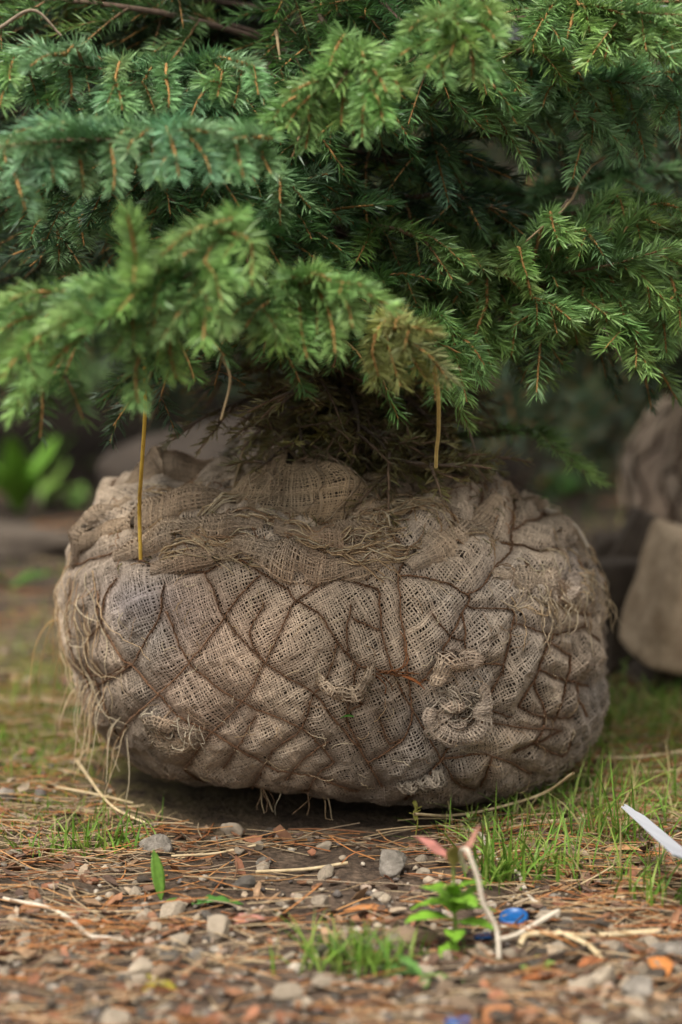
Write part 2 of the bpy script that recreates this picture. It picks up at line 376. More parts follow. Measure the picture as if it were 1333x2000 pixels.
ball = empty('burlap_root_ball')
tag(ball, 'large burlap wrapped root ball tied with brown net resting on the soil', 'root ball')
# soil core
st_i = np.arange(0, NX, 3); st_j = np.arange(0, NS, 3)
Cc = (BALL - NB * .0045)[np.ix_(st_i, st_j)]; a_, b2 = Cc.shape[:2]
ii, jj = np.meshgrid(np.arange(a_), np.arange(b2 - 1), indexing='ij'); nxt = ((ii + 1) % a_)
Qc = np.stack([ii * b2 + jj, nxt * b2 + jj, nxt * b2 + jj + 1, ii * b2 + jj + 1], -1).reshape(-1, 4)
Vc = Cc.reshape(-1, 3)
for jrow in (0, b2 - 1):
    pass
cb = len(Vc); Vc = np.vstack([Vc, [[CX, 0, .0]], [[CX, 0, .325]]])
ri = np.arange(a_); Tb = np.stack([ri * b2, np.full(a_, cb), ((ri + 1) % a_) * b2], -1); Tt = np.stack([ri * b2 + b2 - 1, ((ri + 1) % a_) * b2 + b2 - 1, np.full(a_, cb + 1)], -1)
link('soil_core', mesh_np('soil_core', Vc, Qc, np.vstack([Tb, Tt]), M['core']), ball)

# woven threads
JUTE = np.array([.43, .335, .24])
def stain(P, net=None):
    """dirt marks and tints on the cloth"""
    n = fbm(P * 16, 3, 61)[..., None]; n2 = fbm(P * 6 + 5, 2, 62)[..., None]
    c = JUTE * (1 + .42 * n) * (1 + .25 * n2)
    blue = np.exp(-(((P[..., 0] + .19) / .055) ** 2 + ((P[..., 2] - .215) / .035) ** 2)) * (P[..., 1] < 0) * .75
    blue = np.maximum(blue, np.exp(-(((P[..., 0] - .235) / .03) ** 2 + ((P[..., 2] - .235) / .02) ** 2)) * .3)
    c = c * (1 - blue[..., None]) + np.array([.19, .18, .20]) * blue[..., None]
    earth = sstep(.0, .5, fbm(P * 9 + 2, 3, 63) + .42 - P[..., 2] * 2.0)[..., None] * .75     # soil brown, stronger towards the bottom
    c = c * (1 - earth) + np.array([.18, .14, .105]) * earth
    if net is not None:                                                    # brown tint along the net lines
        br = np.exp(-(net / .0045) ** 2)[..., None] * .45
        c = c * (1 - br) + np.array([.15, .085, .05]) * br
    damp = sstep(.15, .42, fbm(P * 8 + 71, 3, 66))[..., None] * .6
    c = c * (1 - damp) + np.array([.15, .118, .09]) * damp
    grey = sstep(-.1, .5, fbm(P * 12 + 31, 3, 65))[..., None] * .45
    c = c * (1 - grey) + np.array([.30, .265, .225]) * grey
    pink = sstep(.2, .6, fbm(P * 7 + 9, 2, 64))[..., None] * .35
    return c * (1 - pink) + np.array([.44, .29, .20]) * pink
def weave(acc, fn, a, b, pitch, width, thick, seed, mask=None, colfn=stain, lift=0.0):
    """fn(A,B) -> points, normals, valid; a, b coordinate arrays of the two thread systems"""
    g = np.random.default_rng(seed)
    for sysk in (0, 1):
        u, w = (a, b) if sysk == 0 else (b, a)
        u = u + g.normal(0, .09 * pitch, len(u))
        U, W = np.meshgrid(u, w, indexing='ij')
        U = U + .25 * pitch * vn(np.stack([U / pitch * .9 + 50 * sysk, W / pitch * .13, U * 0 + seed], -1), 70 + sysk)
        A, Bq = (U, W) if sysk == 0 else (W, U)
        P, N, ok = fn(A, Bq)
        i, j = np.meshgrid(np.arange(len(u)), np.arange(len(w)), indexing='ij')
        P = P + N * (thick * np.where((i + j) % 2 == (sysk), 1, -1) + lift)[..., None]
        T = norm(np.gradient(P, axis=1)); side = norm(np.cross(T, N))
        wd = width * (1 + .14 * g.normal(0, 1, (len(u), 1)) + .2 * vn(np.stack([i * 1.7, j * .31, i * 0 + seed], -1), 80)); wd = np.clip(wd, .4 * width, 2 * width)[..., None]
        Vv = np.stack([P - side * wd - N * wd * .35, P + N * wd * .65, P + side * wd - N * wd * .35], 2)
        m = len(w); base = (i * m + j) * 3
        good = ok[:, :-1] & ok[:, 1:]
        miss = g.random(good.shape) < .006; good &= ~miss
        k0 = base[:, :-1][good]; k1 = base[:, 1:][good]
        Q = np.concatenate([np.stack([k0, k0 + 1, k1 + 1, k1], -1), np.stack([k0 + 1, k0 + 2, k1 + 2, k1 + 1], -1)])
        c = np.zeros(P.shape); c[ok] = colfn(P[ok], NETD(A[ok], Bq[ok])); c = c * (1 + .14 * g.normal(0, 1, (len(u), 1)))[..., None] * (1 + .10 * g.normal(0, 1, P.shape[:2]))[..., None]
        c = np.repeat(np.clip(c, .02, .75)[:, :, None, :], 3, axis=2)
        Vf = Vv.reshape(-1, 3); used = np.unique(Q); remap = np.zeros(len(Vf), int); remap[used] = np.arange(len(used))
        acc.add(Vf[used], remap[Q], None, c.reshape(-1, 3)[used])
PT = .0028
PHI = R(30)
def ball_xs(A, Bq):
    w = np.stack([A * 9, Bq * 9, A * 0 + 2], -1)
    dx = .006 * vn(w, 41) + .026 * vn(w * .35, 45) + .0014 * vn(w * 8, 43) ; ds = .006 * vn(w + 7, 42) + .026 * vn(w * .35 + 4, 46) + .0014 * vn(w * 8 + 3, 44)
    rot = A * 0 + PHI
    X = A * np.cos(rot) - Bq * np.sin(rot) + dx; S = A * np.sin(rot) + Bq * np.cos(rot) + ds
    return X, S
def ball_fn(A, Bq):
    X, S = ball_xs(A, Bq)
    ok = (S > .075) & (S < SM - .012) & (np.abs(X) < math.pi * RB)
    Xc = np.clip(X, Xg[0], Xg[-1])
    return bsample(BALL, Xc, S), norm(bsample(NB, Xc, S)), ok
def NETD(A, Bq):
    w = np.stack([A * 9, Bq * 9, A * 0 + 2], -1)
    X, S = ball_xs(A, Bq); return bsample(D[..., None], np.clip(X, Xg[0], Xg[-1]), S)[..., 0]
acc = Acc()
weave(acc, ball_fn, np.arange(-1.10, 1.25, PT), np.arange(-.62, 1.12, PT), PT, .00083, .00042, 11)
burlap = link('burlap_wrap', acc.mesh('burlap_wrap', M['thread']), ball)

# net twine, lying in the dents
acc = Acc(); g = np.random.default_rng(5)
TW = np.array([.20, .11, .062])
for L in lines:
    p = spline(L, max(8, int(6 * len(L))))
    for rep in range(2):
        q = p + g.normal(0, .0010, p.shape)
        P = bsample(BALL, np.clip(q[:, 0], Xg[0], Xg[-1]), q[:, 1]) + bsample(NB, np.clip(q[:, 0], Xg[0], Xg[-1]), q[:, 1]) * (.0024 + .0012 * rep)
        V, Q = strands(P, .00066, 3); acc.add(V, Q, None, TW * g.uniform(.6, 1.35))
link('twine_net', acc.mesh('twine_net', M['twine']), ball)

# loose flaps of cloth on top of the ball
def patch_fn(f):
    def fn(A, Bq):
        P = f(A, Bq); h = 1e-3
        N = norm(np.cross(f(A + h, Bq) - P, f(A, Bq + h) - P))
        return P, N, (A >= 0) & (A <= 1) & (Bq >= 0) & (Bq <= 1) & (vn(np.stack([A * 9, Bq * 9, A * 0], -1), 90) > -.86 )
    return fn
def flap(name, f, la, lb, seed, pitch=.0036, width=.0010, tint=None, flip=1):
    acc = Acc(); na, nb = int(la / pitch), int(lb / pitch)
    base = patch_fn(f)
    def fn(A, Bq):
        P, N, ok = base(A, Bq); return P, N * flip, ok
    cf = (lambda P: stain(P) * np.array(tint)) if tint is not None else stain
    for sysk in (0,):
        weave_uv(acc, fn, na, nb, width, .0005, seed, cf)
    return link(name, acc.mesh(name, M['thread']), ball)
def weave_uv(acc, fn, na, nb, width, thick, seed, colfn):
    g = np.random.default_rng(seed)
    for sysk in (0, 1):
        nu, nw = (na, nb) if sysk == 0 else (nb, na)
        u = np.linspace(0, 1, nu) + g.normal(0, .2 / nu, nu); w = np.linspace(-.03, 1.03, nw)
        U, W = np.meshgrid(np.clip(u, 0, 1), w, indexing='ij')
        i, j = np.meshgrid(np.arange(nu), np.arange(nw), indexing='ij')
        U = np.clip(U + .5 / nu * vn(np.stack([i * .5, j * .12, i * 0 + seed], -1), 70 + sysk), 0, 1)
        A, Bq = (U, np.clip(W, 0, 1)) if sysk == 0 else (np.clip(W, 0, 1), U)
        P, N, ok = fn(A, Bq)
        P = P + N * (thick * np.where((i + j) % 2 == sysk, 1, -1))[..., None]
        T = norm(np.gradient(P, axis=1)); side = norm(np.cross(T, N))
        wd = np.clip(width * (1 + .22 * g.normal(0, 1, (nu, 1)) + 0 * P[..., 0]), .4 * width, 2 * width)[..., None]
        Vv = np.stack([P - side * wd - N * wd * .35, P + N * wd * .65, P + side * wd - N * wd * .35], 2)
        base = (i * nw + j) * 3; good = ok[:, :-1] & ok[:, 1:]
        k0 = base[:, :-1][good]; k1 = base[:, 1:][good]
        Q = np.concatenate([np.stack([k0, k0 + 1, k1 + 1, k1], -1), np.stack([k0 + 1, k0 + 2, k1 + 2, k1 + 1], -1)])
        c = colfn(P) * (1 + .16 * g.normal(0, 1, (nu, 1)))[..., None]
        acc.add(Vv.reshape(-1, 3), Q, None, np.repeat(np.clip(c, .02, .75)[:, :, None, :], 3, 2).reshape(-1, 3))

_X, _S = surf_of(577, 1045); hump_c = bsample(BALL, np.array(_X), np.array(_S)) + np.array([0, .045, -.004])
def hump(A, Bq):
    phi = (A - .5) * R(185); psi = -R(10) + Bq * R(92)
    q = np.stack([A * 3.2, Bq * 2.2, A * 0 + 1], -1)
    fold = .007 * np.sin(A * 11 + Bq * 4) * Bq + .022 * vn(q, 101) + .010 * vn(q * 2.4 + 3, 102) + .004 * vn(q * 5 + 6, 103)
    k = 1 + .22 * np.sin(phi * 1.3 + .6) + .18 * vn(np.stack([A * 4, A * 0, A * 0 + 7], -1), 104)
    x = hump_c[0] + (.068 + fold) * np.cos(psi * .8) * np.sin(phi); y = hump_c[1] - (.046 + fold * .8) * np.cos(psi) * np.cos(phi) + .05 * Bq ** 1.5
    z = hump_c[2] + (.060 + fold * .5) * np.sin(psi) * k
    return np.stack([x, y, z], -1)
flap('burlap_flap', hump, .17, .125, 201, pitch=.0021, width=.0007, tint=(.84, .78, .66), flip=1)
acc = Acc()                                       # lump of soil and cloth under the flap
uu, vv_ = np.meshgrid(np.linspace(0, 1, 40), np.linspace(0, 1, 20), indexing='ij')
Ph = hump(uu, vv_); Ph = hump_c + np.array([0, .02, 0]) + (Ph - hump_c - np.array([0, .02, 0])) * .955
b_ = (np.arange(39)[:, None] * 20 + np.arange(19)[None]).ravel()
acc.add(Ph.reshape(-1, 3), np.stack([b_, b_ + 20, b_ + 21, b_ + 1], -1))
gH = np.random.default_rng(444); hs = []
for k in range(24):                                # loose strands over the flap
    a0, b0 = gH.uniform(.1, .95), gH.uniform(.35, 1.0); tt = np.linspace(0, 1, 12)
    hs.append(hump(np.clip(a0 + gH.normal(.0, .18) * tt + .03 * np.sin(tt * 7 + k), 0, 1), np.clip(b0 - gH.uniform(.2, .8) * tt, 0, 1)) + np.array([0, -.0035, .0025]) * (1 + gH.uniform(0, 2) * np.sin(tt * 3.1))[:, None])
Vh, Qh = strands(np.array(hs), .0008, 3); ah = Acc(); ah.add(Vh, Qh, None, percol(np.array([.36, .27, .175]) * gH.uniform(.6, 1.3, (24, 1)), 36)); link('flap_strands', ah.mesh('flap_strands', M['thread']), ball)['kind'] = 'stuff'
link('flap_lining', acc.mesh('flap_lining', M['core']), ball)

def local_frame(px, py):
    X, S = surf_of(px, py); X = np.array(X); S = np.array(S)
    c = bsample(BALL, X, S); n = norm(bsample(N0, X, S)); t1 = norm(np.cross(np.array([0, 0, 1.0]), n)); t2 = np.cross(n, t1)
    if t1[0] < 0 and n[1] < 0: t1 = -t1
    return c, n, t1, t2
def coil(name, px, py, r0, r1, turns, tube, seed, start=0.0, tint=(1.2, 1.2, 1.2), squash=.8, sgn=1, lift=.004):
    c, n, t1, t2 = local_frame(px, py)
    def f(A, Bq):
        ph = start + sgn * A * turns * 2 * math.pi; rho = r0 + (r1 - r0) * A
        al = (Bq - .5) * math.pi * 1.15; rt = tube * (.45 + .75 * np.sin(np.clip(A, 0, 1) * math.pi) ** .5) * (1 + .25 * vn(np.stack([A * 12, Bq * 2, A * 0 + seed], -1), 111))
        rho = rho * (1 + .16 * vn(np.stack([A * 5, A * 0, A * 0 + seed], -1), 113)); rad = rho + rt * np.sin(al); out = rt * np.cos(al) * .85 + lift - .002 + .006 * vn(np.stack([A * 7, Bq * 2, A * 0 + seed], -1), 112)
        return c + (rad * np.cos(ph))[..., None] * t1 + (rad * np.sin(ph) * squash)[..., None] * t2 + out[..., None] * n
    L = turns * 2 * math.pi * (r0 + r1) / 2
    return flap(name, f, L, tube * 3.4, seed, pitch=.0027, width=.00082, tint=tint, flip=sgn)
coil('burlap_knot', 875, 1385, .028, .037, .70, .0095, 301, lift=.010, start=R(160), tint=(1.38, 1.36, 1.34))
coil('burlap_knot', 880, 1385, .007, .016, .8, .0085, 309, lift=.008, start=R(20), tint=(1.35, 1.32, 1.3))
coil('burlap_fold', 905, 1330, .03, .033, .32, .010, 302, start=R(60), tint=(1.12, 1.1, 1.06))
coil('burlap_fold', 675, 1305, .024, .027, .5, .0055, 303, start=R(190), tint=(1.12, 1.1, 1.06), squash=1.0)
coil('burlap_fold', 1075, 1135, .034, .036, .38, .008, 304, start=R(230), tint=(1.0, 1.0, 1.0), squash=.6)
coil('burlap_knot', 335, 1420, .010, .026, .9, .009, 305, start=R(30), tint=(.95, .92, .85))
coil('burlap_fold', 1110, 1085, .02, .026, .5, .007, 306, start=R(20), tint=(.95, .95, .95))
coil('burlap_fold', 800, 1500, .02, .03, .35, .007, 307, start=R(240), tint=(1.05, 1.05, 1.0))
coil('burlap_fold', 960, 1040, .02, .026, .4, .008, 308, start=R(40), tint=(1.05, 1.0, .95))

def rope_fold(pl, r, seed, tint=(1, .97, .92)):
    p = spline(np.array(pl, float), 24); xs = np.array([surf_of(a, b) for a, b in p])
    C = bsample(BALL, xs[:, 0], xs[:, 1]); Nn = norm(bsample(N0, xs[:, 0], xs[:, 1]))
    for _ in range(3): C[1:-1] = (C[:-2] + 2 * C[1:-1] + C[2:]) / 4
    T = norm(np.gradient(C, axis=0)); Sd = norm(np.cross(T, Nn)); tp = np.linspace(0, 1, 24)
    def f(A, Bq):
        ip = lambda G: np.stack([np.interp(A, tp, G[:, k]) for k in range(3)], -1)
        rt = r * (.35 + .75 * np.sin(np.clip(A, .02, .98) * math.pi) ** .6) * (1 + .35 * vn(np.stack([A * 6, A * 0, A * 0 + seed], -1), 121))
        al = (Bq - .5) * math.pi * 1.1 + .5 * vn(np.stack([A * 4, A * 0 + 3, A * 0 + seed], -1), 122)
        kk = 1 + .22 * vn(np.stack([A * 9, Bq * 4, A * 0 + seed], -1), 123)
        return ip(C) + ip(Sd) * (rt * np.sin(al) * 1.25 * kk)[..., None] + ip(Nn) * (rt * np.cos(al) * .95 * kk - .001)[..., None]
    L = np.linalg.norm(np.diff(C, axis=0), axis=1).sum()
    flap('burlap_fold', f, L, r * 3.6, seed, pitch=.0023, width=.00074, tint=tint)
for q, (pl, r) in enumerate([([(175,1068),(250,1030),(340,1012),(450,1003)], .016), ([(235,1092),(330,1062),(430,1052),(520,1062)], .013), ([(300,1112),(400,1097),(480,1085),(560,1102)], .011), ([(470,1078),(560,1102),(660,1112),(765,1095)], .014),
   ([(540,1062),(640,1064),(715,1045),(742,985)], .012), ([(790,1112),(880,1062),(960,1012)], .013), ([(255,965),(330,938),(420,928)], .018), ([(960,1122),(1040,1142),(1120,1152)], .009), ([(930,962),(1000,992),(1062,985)], .010), ([(150,1110),(190,1040),(260,990)], .011), ([(1060,1010),(1110,1050),(1135,1110)], .008), ([(700,985),(790,960),(880,975)], .014)]):
    rope_fold(pl, r, 340 + q, (1.0, .96, .90) if q % 2 else (.9, .85, .78))
# frayed strands that lie over the cloth
def surf_strands(acc, n, px0, px1, py0, py1, heading, spread, length, lift, rad, cols, seed, m=12, wig=1.0, bundle=1):
    g = np.random.default_rng(seed); out = []
    for k in range(n):
        if k % bundle == 0: X_, S_ = surf_of(g.uniform(px0, px1), g.uniform(py0, py1)); an_ = heading + g.normal(0, spread); cv_ = g.normal(0, .10) * wig; wq = g.normal(0, .16, m) * wig; L_ = length * g.uniform(.6, 1.3)
        X, S = X_ + g.normal(0, .004) * (bundle > 1), S_ + g.normal(0, .0035) * (bundle > 1)
        ang = R(an_ + g.normal(0, 5) * (bundle > 1)); L = L_ * g.uniform(.7, 1.1); st = L / (m - 1); curv = cv_
        pts = []
        hh = lift * g.uniform(.2, 1.4)
        for q in range(m):
            pts.append((X, S)); kx = max(.2, np.interp(S, arc, prof[:, 0]) / RB)
            X = wrapX(X + st * math.cos(ang) / kx); S = min(SM - .005, max(.02, S + st * math.sin(ang))); ang += curv + (wq[q] if bundle > 1 else g.normal(0, .16) * wig) + g.normal(0, .04)
        pts = np.array(pts); P = bsample(BALL, pts[:, 0], pts[:, 1]) + bsample(NB, pts[:, 0], pts[:, 1]) * (.0015 + hh * np.sin(np.linspace(0, math.pi, m)) ** .7)[:, None]
        out.append(P)
    P = np.array(out); c = np.array(cols)[g.integers(0, len(cols), n)] * g.uniform(.75, 1.25, (n, 1))
    V, Q = strands(P, rad * np.linspace(1, .55, m), 3); acc.add(V, Q, None, percol(c, m * 3))
FR = [(.50, .38, .23), (.46, .32, .18), (.55, .45, .30), (.30, .19, .11)]
acc = Acc()
surf_strands(acc, 99, 300, 760, 1050, 1105, 5, 12, .085, .007, .0010, FR, 401, bundle=9, wig=.7)
surf_strands(acc, 81, 600, 760, 1020, 1090, 25, 25, .07, .012, .0010, FR, 402, bundle=9, wig=.7)
surf_strands(acc, 36, 250, 470, 970, 1060, 14, 14, .08, .007, .0010, FR, 403, bundle=9, wig=.7)
surf_strands(acc, 30, 690, 1000, 930, 1080, -10, 50, .06, .006, .0008, FR, 404, bundle=5)
surf_strands(acc, 34, 960, 1140, 1100, 1200, -30, 40, .05, .006, .0007, FR, 405)
surf_strands(acc, 26, 1010, 1110, 1150, 1190, -85, 22, .05, .008, .0008, [(.52, .42, .29), (.48, .37, .24)], 406)
surf_strands(acc, 40, 1060, 1170, 960, 1180, -65, 18, .06, .004, .0007, FR, 407)
surf_strands(acc, 30, 690, 740, 985, 1050, -80, 12, .04, .010, .0008, [(.55, .44, .30)], 408, wig=.4)
surf_strands(acc, 22, 850, 930, 1340, 1400, 60, 90, .03, .012, .0007, [(.50, .42, .32), (.46, .38, .28)], 409, wig=2.2)
surf_strands(acc, 40, 120, 200, 1080, 1260, -75, 14, .09, .005, .0006, FR, 410)
surf_strands(acc, 26, 290, 390, 1370, 1430, -90, 50, .035, .010, .0008, [(.50, .42, .30), (.36, .25, .16)], 411, wig=1.6)
surf_strands(acc, 140, 200, 1150, 1120, 1540, 0, 180, .02, .003, .0004, FR, 412)
surf_strands(acc, 9, 720, 800, 1305, 1325, 0, 25, .04, .006, .0009, [(.24, .11, .05), (.19, .08, .035)], 413)
g = np.random.default_rng(415)                       # fallen needles and crumbs caught on the top
DB = [(.26, .13, .06), (.20, .10, .05), (.15, .13, .05), (.33, .20, .09)]
surf_strands(acc, 260, 560, 1000, 890, 1080, 0, 180, .016, .004, .0006, DB, 416, m=4, wig=.5)
surf_strands(acc, 160, 230, 620, 960, 1110, 0, 180, .016, .003, .0006, DB, 417, m=4, wig=.5)
surf_strands(acc, 60, 640, 960, 900, 1000, 0, 90, .05, .012, .0009, [(.14, .09, .06), (.20, .13, .08)], 418, m=8, wig=1.2)
link('frayed_threads', acc.mesh('frayed_threads', M['thread']), ball)['kind'] = 'stuff'
# frays hanging free on the left and right edges
acc = Acc(); g = np.random.default_rng(77)
def hang(n, px0, px1, py0, py1, L, out, seed, cols, rad=.0007):
    g = np.random.default_rng(seed); Ps = []
    for k in range(n):
        X, S = surf_of(g.uniform(px0, px1), g.uniform(py0, py1)); X = np.array(X); S = np.array(S)
        p = bsample(BALL, X, S); nn = norm(bsample(N0, X, S)); d = norm(nn * out + g.normal(0, .3, 3)); l = L * g.uniform(.4, 1.2)
        tt = np.linspace(0, 1, 9)[:, None]; wig = g.normal(0, .006, (1, 3)) * np.sin(tt * 5 + g.uniform(0, 6))
        Ps.append(p + d * l * .45 * np.sqrt(tt) * tt ** .2 + np.array([0, 0, -1.0]) * l * tt ** 1.5 + wig * tt)
    P = np.array(Ps); P[..., 2] = np.maximum(P[..., 2], .004)
    V, Q = strands(P, rad * np.linspace(1, .5, 9), 3); acc.add(V, Q, None, percol(np.array(cols)[g.integers(0, len(cols), n)] * g.uniform(.8, 1.2, (n, 1)), 27))
hang(9, 150, 185, 1310, 1345, .045, .5, 501, FR); hang(14, 175, 215, 1330, 1370, .06, .4, 502, FR); hang(9, 205, 260, 1400, 1450, .05, .4, 503, FR)
hang(7, 118, 130, 1190, 1280, .09, .2, 504, [(.42, .26, .11), (.36, .22, .1)]); hang(12, 1120, 1150, 990, 1060, .05, .6, 505, FR); hang(10, 1150, 1185, 1080, 1200, .04, .4, 506, FR)
hang(10, 480, 640, 1545, 1575, .03, .4, 507, FR)
link('hanging_frays', acc.mesh('hanging_frays', M['thread']), ball)['kind'] = 'stuff'
# thick cord end on the right shoulder
def surf_pts(pl, off):
    o = []
    for px, py in pl:
        X, S = surf_of(px, py); X = np.array(X); S = np.array(S); o.append(bsample(BALL, X, S) + norm(bsample(N0, X, S)) * off)
    return np.array(o)
p = surf_pts([(1080, 975), (1110, 1000), (1130, 1030)], .006); p = np.vstack([p, p[-1] + [.012, -.004, -.02]])
V, Q = strands(spline(p, 16), .0024, 6); link('cord_end', mesh_np('cord_end', V, Q, None, M['cord_white']), ball)

exec_marker = 'TREE'
# ------------------------------------------------------------------ spruce
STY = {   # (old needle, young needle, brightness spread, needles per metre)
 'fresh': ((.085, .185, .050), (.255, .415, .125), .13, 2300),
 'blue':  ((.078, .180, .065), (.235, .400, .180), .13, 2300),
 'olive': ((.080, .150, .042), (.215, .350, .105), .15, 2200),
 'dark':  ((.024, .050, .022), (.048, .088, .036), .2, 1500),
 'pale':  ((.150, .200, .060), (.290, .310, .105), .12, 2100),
 'fresh_old': ((.045, .100, .030), (.085, .175, .045), .18, 1800),  # darker copies for boughs set back, depth shade put into the needle colour
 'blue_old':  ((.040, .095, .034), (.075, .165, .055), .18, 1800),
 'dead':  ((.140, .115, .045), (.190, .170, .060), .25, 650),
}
def twigs_of(axis, side_len, g, droop, t0=.22, spacing=.03, second=True, flat=.35, fan=1.0):
    """list of (polyline, r0, r1, level)"""
    out = [(axis, .0042, .0012, 0)]
    L = np.concatenate([[0], np.cumsum(np.linalg.norm(np.diff(axis, axis=0), axis=1))]); tot = L[-1]
    T = norm(np.gradient(axis, axis=0)); up = np.array([0, 0, 1.0])
    d = tot * t0; sgn = 1
    while d < tot - .008:
        p = np.array([np.interp(d, L, axis[:, k]) for k in range(3)]); tg = norm(np.array([np.interp(d, L, T[:, k]) for k in range(3)]))
        sd = np.cross(tg, up); sd = norm(sd) if np.linalg.norm(sd) > .15 else norm(np.cross(tg, np.array([0, 1., 0.2])))
        nrm = np.cross(sd, tg); fr = d / tot
        l = side_len * (1.12 - fr) ** .75 * g.uniform(.55, 1.15) * fan + .025
        an = R(g.uniform(42, 62)); dirv = norm(tg * math.cos(an) + sd * sgn * math.sin(an) + nrm * g.normal(.05, flat * .6))
        n = 8; tt = np.linspace(0, 1, n)[:, None]
        pl = p + dirv * l * tt + tg * l * .18 * tt ** 2 + np.array([0, 0, -1.0]) * l * droop * g.uniform(.5, 1.4) * tt ** 1.7 + g.normal(0, .010 * l * 3, (1, 3)) * np.sin(tt * 3)
        out.append((pl, .0021, .0009, 1))
        if second and l > .055:
            T2 = norm(np.gradient(pl, axis=0)); dd = l * .25; s2 = 1
            while dd < l * .93:
                f = dd / l * (n - 1); k = int(f); q = pl[k] + (pl[k + 1] - pl[k]) * (f - k); tq = T2[k]
                s3 = norm(np.cross(tq, nrm + 1e-3)); ll = min(.085, (l * 1.05 - dd) * .6 + .034) * g.uniform(.7, 1.2); a2 = R(g.uniform(40, 58))
                d2 = norm(tq * math.cos(a2) + s3 * s2 * math.sin(a2) + nrm * g.normal(0, flat * .5)); t6 = np.linspace(0, 1, 6)[:, None]
                out.append((q + d2 * ll * t6 + np.array([0, 0, -1.0]) * ll * droop * g.uniform(.5, 1.3) * t6 ** 1.6, .0012, .0007, 2))
                dd += g.uniform(.034, .052); s2 = -s2
        d += spacing * g.uniform(.6, 1.2) * .62; sgn = -sgn
    return out
def needles_on(acc, tw, sty, g, dens=1.0, nl=.0180, bald=.0):
    old, young, spread, per = STY[sty]; old = np.array(old); young = np.array(young)
    for pl, r0, r1, lev in tw:
        seg = np.linalg.norm(np.diff(pl, axis=0), axis=1); L = np.concatenate([[0], np.cumsum(seg)]); tot = L[-1]
        lo = (.42 * tot if lev == 0 else .0)
        n = int((tot - lo) * per * dens)
        if n < 4: continue
        d = np.sort(g.uniform(lo, tot, n))
        p = np.stack([np.interp(d, L, pl[:, k]) for k in range(3)], -1); T = norm(np.gradient(pl, axis=0)); tg = norm(np.stack([np.interp(d, L, T[:, k]) for k in range(3)], -1))
        up = np.array([0, 0, 1.0]) ; A = np.cross(tg, up); A = np.where(np.linalg.norm(A, axis=1, keepdims=True) < .2, np.cross(tg, np.array([0, 1., 0])), A); A = norm(A); B = np.cross(A, tg)   # B upward
        az = g.uniform(-math.pi, math.pi, n); az = np.where(g.random(n) < .84, np.sign(az) * np.clip(g.normal(1.35, .52, n), .1, 2.6), az * .8)   # combed to the two sides, parted along the twig
        radial = A * np.sin(az)[:, None] + B * np.cos(az)[:, None]
        el = R(1) * g.normal(55, 8, n) - R(20) * np.clip((d - tot + .02) / .02, 0, 1)
        dr = norm(tg * np.cos(el)[:, None] + radial * np.sin(el)[:, None])
        ln = nl * g.normal(1, .13, n) * (1 - .25 * np.clip((d - tot + .012) / .012, 0, 1))
        w = .00078 * g.uniform(.85, 1.15, n)
        sd = norm(np.cross(dr, radial + g.normal(0, .5, (n, 3)))) * w[:, None]
        b = p + radial * .0006
        mid = b + dr * (ln * .55)[:, None]; tip = b + dr * ln[:, None] + tg * (ln * .10)[:, None]
        V = np.stack([b - sd * .7, b + sd * .7, mid - sd, mid + sd, tip], 1).reshape(-1, 3)
        k = np.arange(n) * 5
        ag = np.clip((d - (tot - .055)) / .03, 0, 1) if lev < 2 else (np.clip(.45 + .55 * d / tot, 0, 1) if lev == 2 else np.clip(.62 + .6 * d / tot, 0, 1.08))
        sb = g.normal(1, spread)
        c = (old + (young - old) * ag[:, None]) * sb * g.normal(1, .15, (n, 1)) * np.array([1 + g.normal(0, .06), 1, 1 + g.normal(0, .12)])
        acc.add(V, np.stack([k, k + 1, k + 3, k + 2], -1), np.stack([k + 2, k + 3, k + 4], -1), np.repeat(np.clip(c, .008, .5), 5, axis=0) * np.tile(np.array([.8, .8, 1., 1., 1.12])[:, None], (n, 1)))
def wood_of(acc, tw, g, dead=False):
    for pl, r0, r1, lev in tw:
        m = 14 if lev == 0 else 6
        P = spline(pl, m) if lev == 0 else pl[np.linspace(0, len(pl) - 1, m).astype(int)]
        V, Q = strands(P, np.linspace(r0, r1, m), 5 if lev == 0 else 4)
        f = np.repeat(np.linspace(0, 1, m), 5 if lev == 0 else 4)[:, None]
        if lev == 3: oldc_ = 1
        oldc = np.array([.09, .06, .042]) if not dead else np.array([.085, .065, .05]); yc = np.array([.32, .17, .055]) if not dead else np.array([.20, .13, .08])
        ff = (f if lev else f ** 3) if lev < 3 else f * .3 + .8
        acc.add(V, Q, None, (oldc + (yc - oldc) * np.clip(ff * (.5 if lev == 0 else 1.3), 0, 1)) * g.uniform(.8, 1.2))
def bough(parent, pts, sty, seed, side=.15, droop=.35, dens=1.0, t0=.22, spacing=.066, nl=.0180, second=True, dead=False, flat=.35):
    g = np.random.default_rng(seed)
    axis = spline(np.array(pts, float), 26)
    tw = twigs_of(axis, side, g, droop, t0, spacing, second, flat)
    wa, na = Acc(), Acc(); wood_of(wa, tw, g, dead); needles_on(na, tw, sty, g, dens, nl)
    o = link('bough', wa.mesh('bough', M['bark']), parent)
    nd = link('needles', na.mesh('needles', M['needle']), o); nd['kind'] = 'stuff'
    return o
def trunk_at(z): return np.array([-.018 - .07 * (z - .33), .035, z])

